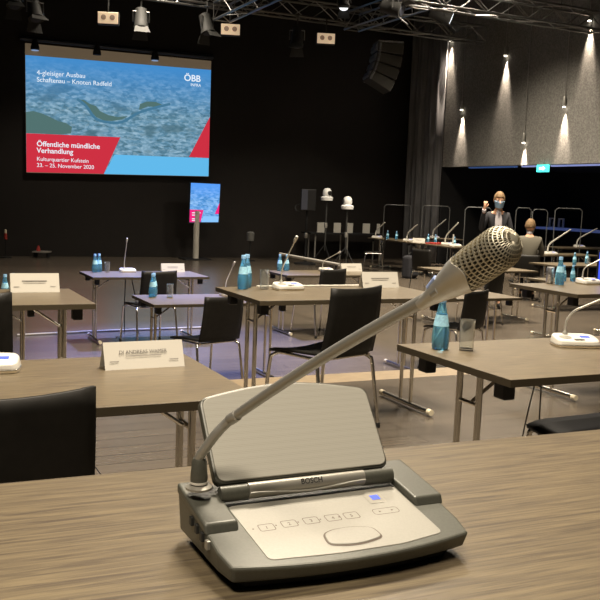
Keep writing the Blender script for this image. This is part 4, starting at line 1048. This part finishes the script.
def hand(ch, wrist_i, wp, d, side, curl=0.5, sc=1.0):
    # palm and five fingers; d: pointing direction, side: towards the thumb
    d = Vector(d).normalized(); side = Vector(side); side = (side-d*side.dot(d)).normalized(); nrm = d.cross(side)
    palm = ch.add(wp+d*0.055*sc, (0.030*sc, 0.018*sc), wrist_i)
    for k, ln in enumerate((0.072, 0.082, 0.076, 0.060)):
        off = side*(0.028-0.0185*k)*sc
        b0 = ch.add(wp+d*0.092*sc+off, 0.0095*sc, palm)
        d1 = (d*math.cos(curl)+nrm*math.sin(curl)); p1 = wp+d*0.092*sc+off+d1*ln*0.5*sc; b1 = ch.add(p1, 0.0085*sc, b0)
        d2 = (d*math.cos(curl*2.2)+nrm*math.sin(curl*2.2)); ch.add(p1+d2*ln*0.5*sc, 0.007*sc, b1)
    t0 = ch.add(wp+d*0.035*sc+side*0.034*sc, 0.011*sc, palm)
    t1 = ch.add(wp+d*0.062*sc+side*0.055*sc+nrm*0.01, 0.0095*sc, t0); ch.add(wp+d*0.088*sc+side*0.056*sc+nrm*0.025, 0.008*sc, t1)
def face(parent, hc, tilt, hair_back=True, mask=True, sc=1.0, sx=1.0):
    """head in local frame: looks along -y; returns nothing, builds children on parent"""
    Rm = Matrix.Rotation(R(tilt), 4, 'X')
    def T(p): return Vector(hc)+Rm @ (Vector((p[0]*sx, p[1]*sx, p[2]))*sc)
    def put(mb): mb.v = [T(p) for p in mb.v]; return mb
    b = MB()
    ellipsoid(b, (0, 0.01, 0.0), 0.077, 0.098, 0.118, 24, 16, lambda p: Vector((p.x*(1-0.25*max(0, -p.z/0.118)), p.y*(1-0.12*max(0, -p.z/0.118))-0.012*max(0, -p.z/0.118), p.z)))
    hd = put(b).build('head', 'skin', parent, smooth=True)
    put(MB().lathe([(0.006, 0), (0.011, 0.03), (0.014, 0.045), (0.0, 0.05)], 10, (0, -0.088, 0.025), axis=(0, -0.35, -1))).build('nose', 'skin', hd, smooth=True)
    for s in (-1, 1):
        e = MB(); ellipsoid(e, (s*0.032, -0.079, 0.018), 0.014, 0.008, 0.008, 12, 8); put(e).build('eye', 'whitemetal', hd, smooth=True)
        e = MB(); ellipsoid(e, (s*0.032, -0.086, 0.017), 0.006, 0.003, 0.006, 10, 6); put(e).build('iris', 'darkprint', hd, smooth=True)
        e = MB(); ellipsoid(e, (s*0.034, -0.083, 0.038), 0.018, 0.006, 0.004, 12, 6); put(e).build('eyebrow', 'hair', hd, smooth=True)
        e = MB(); ellipsoid(e, (s*0.079, 0.012, 0.0), 0.010, 0.020, 0.033, 12, 8); put(e).build('ear', 'skin', hd, smooth=True)
    e = MB(); ellipsoid(e, (0, -0.080, -0.055), 0.024, 0.008, 0.008, 12, 6); put(e).build('mouth', mat('lips', (0.45, 0.2, 0.15), 0.5), hd, smooth=True)
    e = MB(); n, k = 26, 14; V = []; Fc = []
    for j in range(k+1):      # hair cap: lower at the back than over the forehead
        for i in range(n):
            a = 2*PI*i/n; lim = R(62) if -2.6 < a-2*PI < -0.55 or PI+0.55 < a < 2*PI-0.55 else R(112)
            bb = lim*j/k; wv = 1+0.03*math.sin(a*7+j)
            V.append(((0.084*math.sin(bb)*math.cos(a))*wv, 0.014+0.104*math.sin(bb)*math.sin(a)*wv, 0.006+0.127*math.cos(bb)))
    Fc = [(j*n+i, j*n+(i+1) % n, (j+1)*n+(i+1) % n, (j+1)*n+i) for j in range(k) for i in range(n)]
    o = put(e.add(V, Fc)).build('hair', 'hair', parent, smooth=True); mm = o.modifiers.new('t', 'SOLIDIFY'); mm.thickness = 0.012*sc; mm.offset = -0.5
    if mask:
        e = MB(); V = []
        for j in range(9):
            zz = 0.004-0.108*j/8
            for i in range(13):
                a = R(-68+136*i/12); rr = 1.07-0.06*(j/8)
                V.append((0.079*math.sin(a)*rr*(1-0.18*j/8), 0.006-0.098*math.cos(a)*rr-0.012*math.exp(-((i-6)/2.2)**2)*(1-abs(j-3)/6), zz))
        o = put(e.add(V, [(j*13+i, j*13+i+1, (j+1)*13+i+1, (j+1)*13+i) for j in range(8) for i in range(12)])).build('face_mask', 'mask', hd, smooth=True)
        o.modifiers.new('t', 'SOLIDIFY').thickness = 0.003
    return hd

# standing man; origin between the feet, facing local -y
mc = at_t(497.5, 226, 14.2)
man = thing('person', 'standing person in dark suit, white shirt and blue mask raising one fist', 'person', (mc.x, mc.y, LOW), R(-30))
c = Chain()   # body: neck and forearms with hands
man.scale = (0.80, 0.85, 1.0); rw = Vector((-0.30, -0.16, 1.60)); lw = Vector((0.06, -0.265, 1.115))
sp0 = c.add((0, 0.0, 1.25), (0.12, 0.09)); sp1 = c.add((0, 0.01, 1.48), (0.11, 0.08), sp0); nk = c.add((0, 0.0, 1.60), 0.062, sp1); c.add((0, -0.012, 1.70), 0.058, nk)
hp = c.add((0, 0, 1.02), (0.12, 0.09), sp0)
for s in (-1, 1):
    h1 = c.add((s*0.10, 0, 0.94), 0.075, hp); k1 = c.add((s*0.115, -0.02, 0.52), 0.052, h1); a1 = c.add((s*0.12, 0.015, 0.10), 0.036, k1); c.add((s*0.13, -0.14, 0.04), 0.035, a1)
sR = c.add((-0.19, 0.01, 1.50), 0.055, sp1); eR = c.add((-0.33, -0.02, 1.25), 0.042, sR); wR = c.add(rw, 0.029, eR)
sL = c.add((0.19, 0.01, 1.50), 0.055, sp1); eL = c.add((0.275, -0.03, 1.19), 0.042, sL); wL = c.add(lw, 0.029, eL)
hand(c, wR, rw, (0.12, -0.08, 1.0), (1, -0.2, 0), 0.9)
hand(c, wL, lw, (-1, -0.25, -0.05), (0, -0.1, 1), 0.45)
skin_mesh('body', c.v, c.e, hp, 'skin', man)
c = Chain()
r0 = c.add((0, 0, 1.00), (0.185, 0.135)); r1 = c.add((0, 0, 1.22), (0.175, 0.13), r0); r2 = c.add((0, 0.01, 1.42), (0.19, 0.125), r1); r3 = c.add((0, 0.02, 1.53), (0.11, 0.085), r2)
r4 = c.add((0, 0, 0.84), (0.19, 0.14), r0)
s1 = c.add((-0.19, 0.01, 1.49), 0.078, r2); s2 = c.add((-0.335, -0.02, 1.25), 0.062, s1); c.add(tuple(Vector((-0.335, -0.02, 1.25)).lerp(rw, 0.86)), 0.048, s2)
s1 = c.add((0.19, 0.01, 1.49), 0.078, r2); s2 = c.add((0.28, -0.03, 1.19), 0.062, s1); c.add(tuple(Vector((0.28, -0.03, 1.19)).lerp(lw, 0.80)), 0.048, s2)
skin_mesh('jacket', c.v, c.e, r0, 'suit', man)
c = Chain(); r0 = c.add((0, 0, 0.98), (0.165, 0.125))
for s in (-1, 1):
    h1 = c.add((s*0.10, 0, 0.86), 0.105, r0); k1 = c.add((s*0.115, -0.02, 0.52), 0.078, h1); c.add((s*0.12, 0.01, 0.09), 0.068, k1)
skin_mesh('trousers', c.v, c.e, 0, 'suit', man)
for s in (-1, 1):
    e = MB(); ellipsoid(e, (s*0.13, -0.07, 0.045), 0.05, 0.145, 0.045, 16, 10); e.v = [Vector((p.x, p.y, max(p.z, 0.0))) for p in e.v]; e.build('shoe', 'black', man, smooth=True)
# shirt front, tie, cuffs
def front(pts, yoff, name, m):
    V = []; 
    for z, hw in pts:
        for i in range(7):
            u = i/6*2-1; V.append((u*hw, -0.128-yoff+0.02*u*u+ (0.045*max(0, (z-1.40)/0.14)), z))
    o = MB().add(V, [(j*7+i, j*7+i+1, (j+1)*7+i+1, (j+1)*7+i) for j in range(len(pts)-1) for i in range(6)]).build(name, m, man, smooth=True)
    o.modifiers.new('t', 'SOLIDIFY').thickness = 0.006
front([(1.06, 0.045), (1.12, 0.055), (1.2, 0.062), (1.35, 0.072), (1.45, 0.07), (1.56, 0.045)], 0.006, 'shirt_front', 'shirt')
front([(1.04, 0.012), (1.12, 0.030), (1.3, 0.026), (1.5, 0.018), (1.545, 0.024)], 0.014, 'tie', 'tie')
MB().lathe([(0.07, 0.0), (0.066, 0.045), (0.062, 0.045), (0.065, 0)], 20, (0, 0.0, 1.555)).build('shirt_collar', 'shirt', man, smooth=True)
for wp, el in ((rw, Vector((-0.335, -0.02, 1.25))), (lw, Vector((0.28, -0.03, 1.19)))):
    d = (wp-el).normalized(); MB().tube([wp-d*0.055, wp-d*0.01], 0.041, 14).build('cuff', 'shirt', man, smooth=True)
face(man, (0.0, -0.035, 1.745), 14, sc=1.02, sx=1.27)

# seated man seen from behind
sc_ = at_t(529.5, 240, 15.6)
sit = thing('person', 'seated person in olive grey jacket with sandy hair, seen from behind', 'person', (sc_.x, sc_.y, LOW), R(140)); sit.scale = (0.84, 0.84, 1.0)
c = Chain()
hp = c.add((0, 0.0, 0.56), (0.13, 0.10)); s0 = c.add((0, 0.03, 0.85), (0.12, 0.09), hp); s1 = c.add((0, 0.0, 1.06), (0.11, 0.08), s0); nk = c.add((0, -0.02, 1.18), 0.06, s1); c.add((0, -0.035, 1.28), 0.056, nk)
for s in (-1, 1):
    a1 = c.add((s*0.11, -0.04, 0.54), 0.08, hp); k1 = c.add((s*0.13, -0.44, 0.53), 0.058, a1); an = c.add((s*0.13, -0.42, 0.10), 0.04, k1); c.add((s*0.14, -0.55, 0.045), 0.035, an)
    sh = c.add((s*0.19, 0.0, 1.07), 0.055, s1); wv = Vector((s*0.10, -0.38, 0.83)); el = c.add((s*0.27, -0.08, 0.82), 0.042, sh); wi = c.add(tuple(wv), 0.029, el)
    hand(c, wi, wv, (-s*0.6, -0.8, 0), (0, 0, 1), 0.4)
skin_mesh('body', c.v, c.e, hp, 'skin', sit)
c = Chain(); r0 = c.add((0, 0.01, 0.60), (0.19, 0.14)); r1 = c.add((0, 0.03, 0.85), (0.19, 0.14), r0); r2 = c.add((0, 0.01, 1.04), (0.215, 0.14), r1); c.add((0, 0.0, 1.16), (0.125, 0.105), r2)
for s in (-1, 1):
    q1 = c.add((s*0.20, 0.0, 1.06), 0.092, r2); q2 = c.add((s*0.28, -0.08, 0.83), 0.062, q1); c.add((s*0.13, -0.33, 0.83), 0.05, q2)
skin_mesh('jacket', c.v, c.e, 0, 'suitgrey', sit)
c = Chain(); r0 = c.add((0, 0.02, 0.56), (0.17, 0.12))
for s in (-1, 1):
    q1 = c.add((s*0.11, -0.08, 0.545), 0.10, r0); q2 = c.add((s*0.13, -0.44, 0.53), 0.075, q1); c.add((s*0.13, -0.42, 0.10), 0.06, q2)
skin_mesh('trousers', c.v, c.e, 0, 'suit', sit)
for s in (-1, 1):
    e = MB(); ellipsoid(e, (s*0.14, -0.50, 0.045), 0.048, 0.14, 0.045, 14, 8); e.v = [Vector((p.x, p.y, max(p.z, 0.0))) for p in e.v]; e.build('shoe', 'black', sit, smooth=True)
MB().lathe([(0.068, 0.0), (0.064, 0.04), (0.060, 0.04), (0.063, 0)], 18, (0, -0.012, 1.19)).build('shirt_collar', 'shirt', sit, smooth=True)
face(sit, (0, -0.05, 1.315), 8, mask=True, sc=1.0, sx=1.25)
o = copy_tree(proto); o.location = (sc_.x, sc_.y, LOW); o.rotation_euler = (0, 0, R(140+180)); tag(o, 'black chair under the seated person in the olive grey jacket', 'chair', 'black conference chairs')
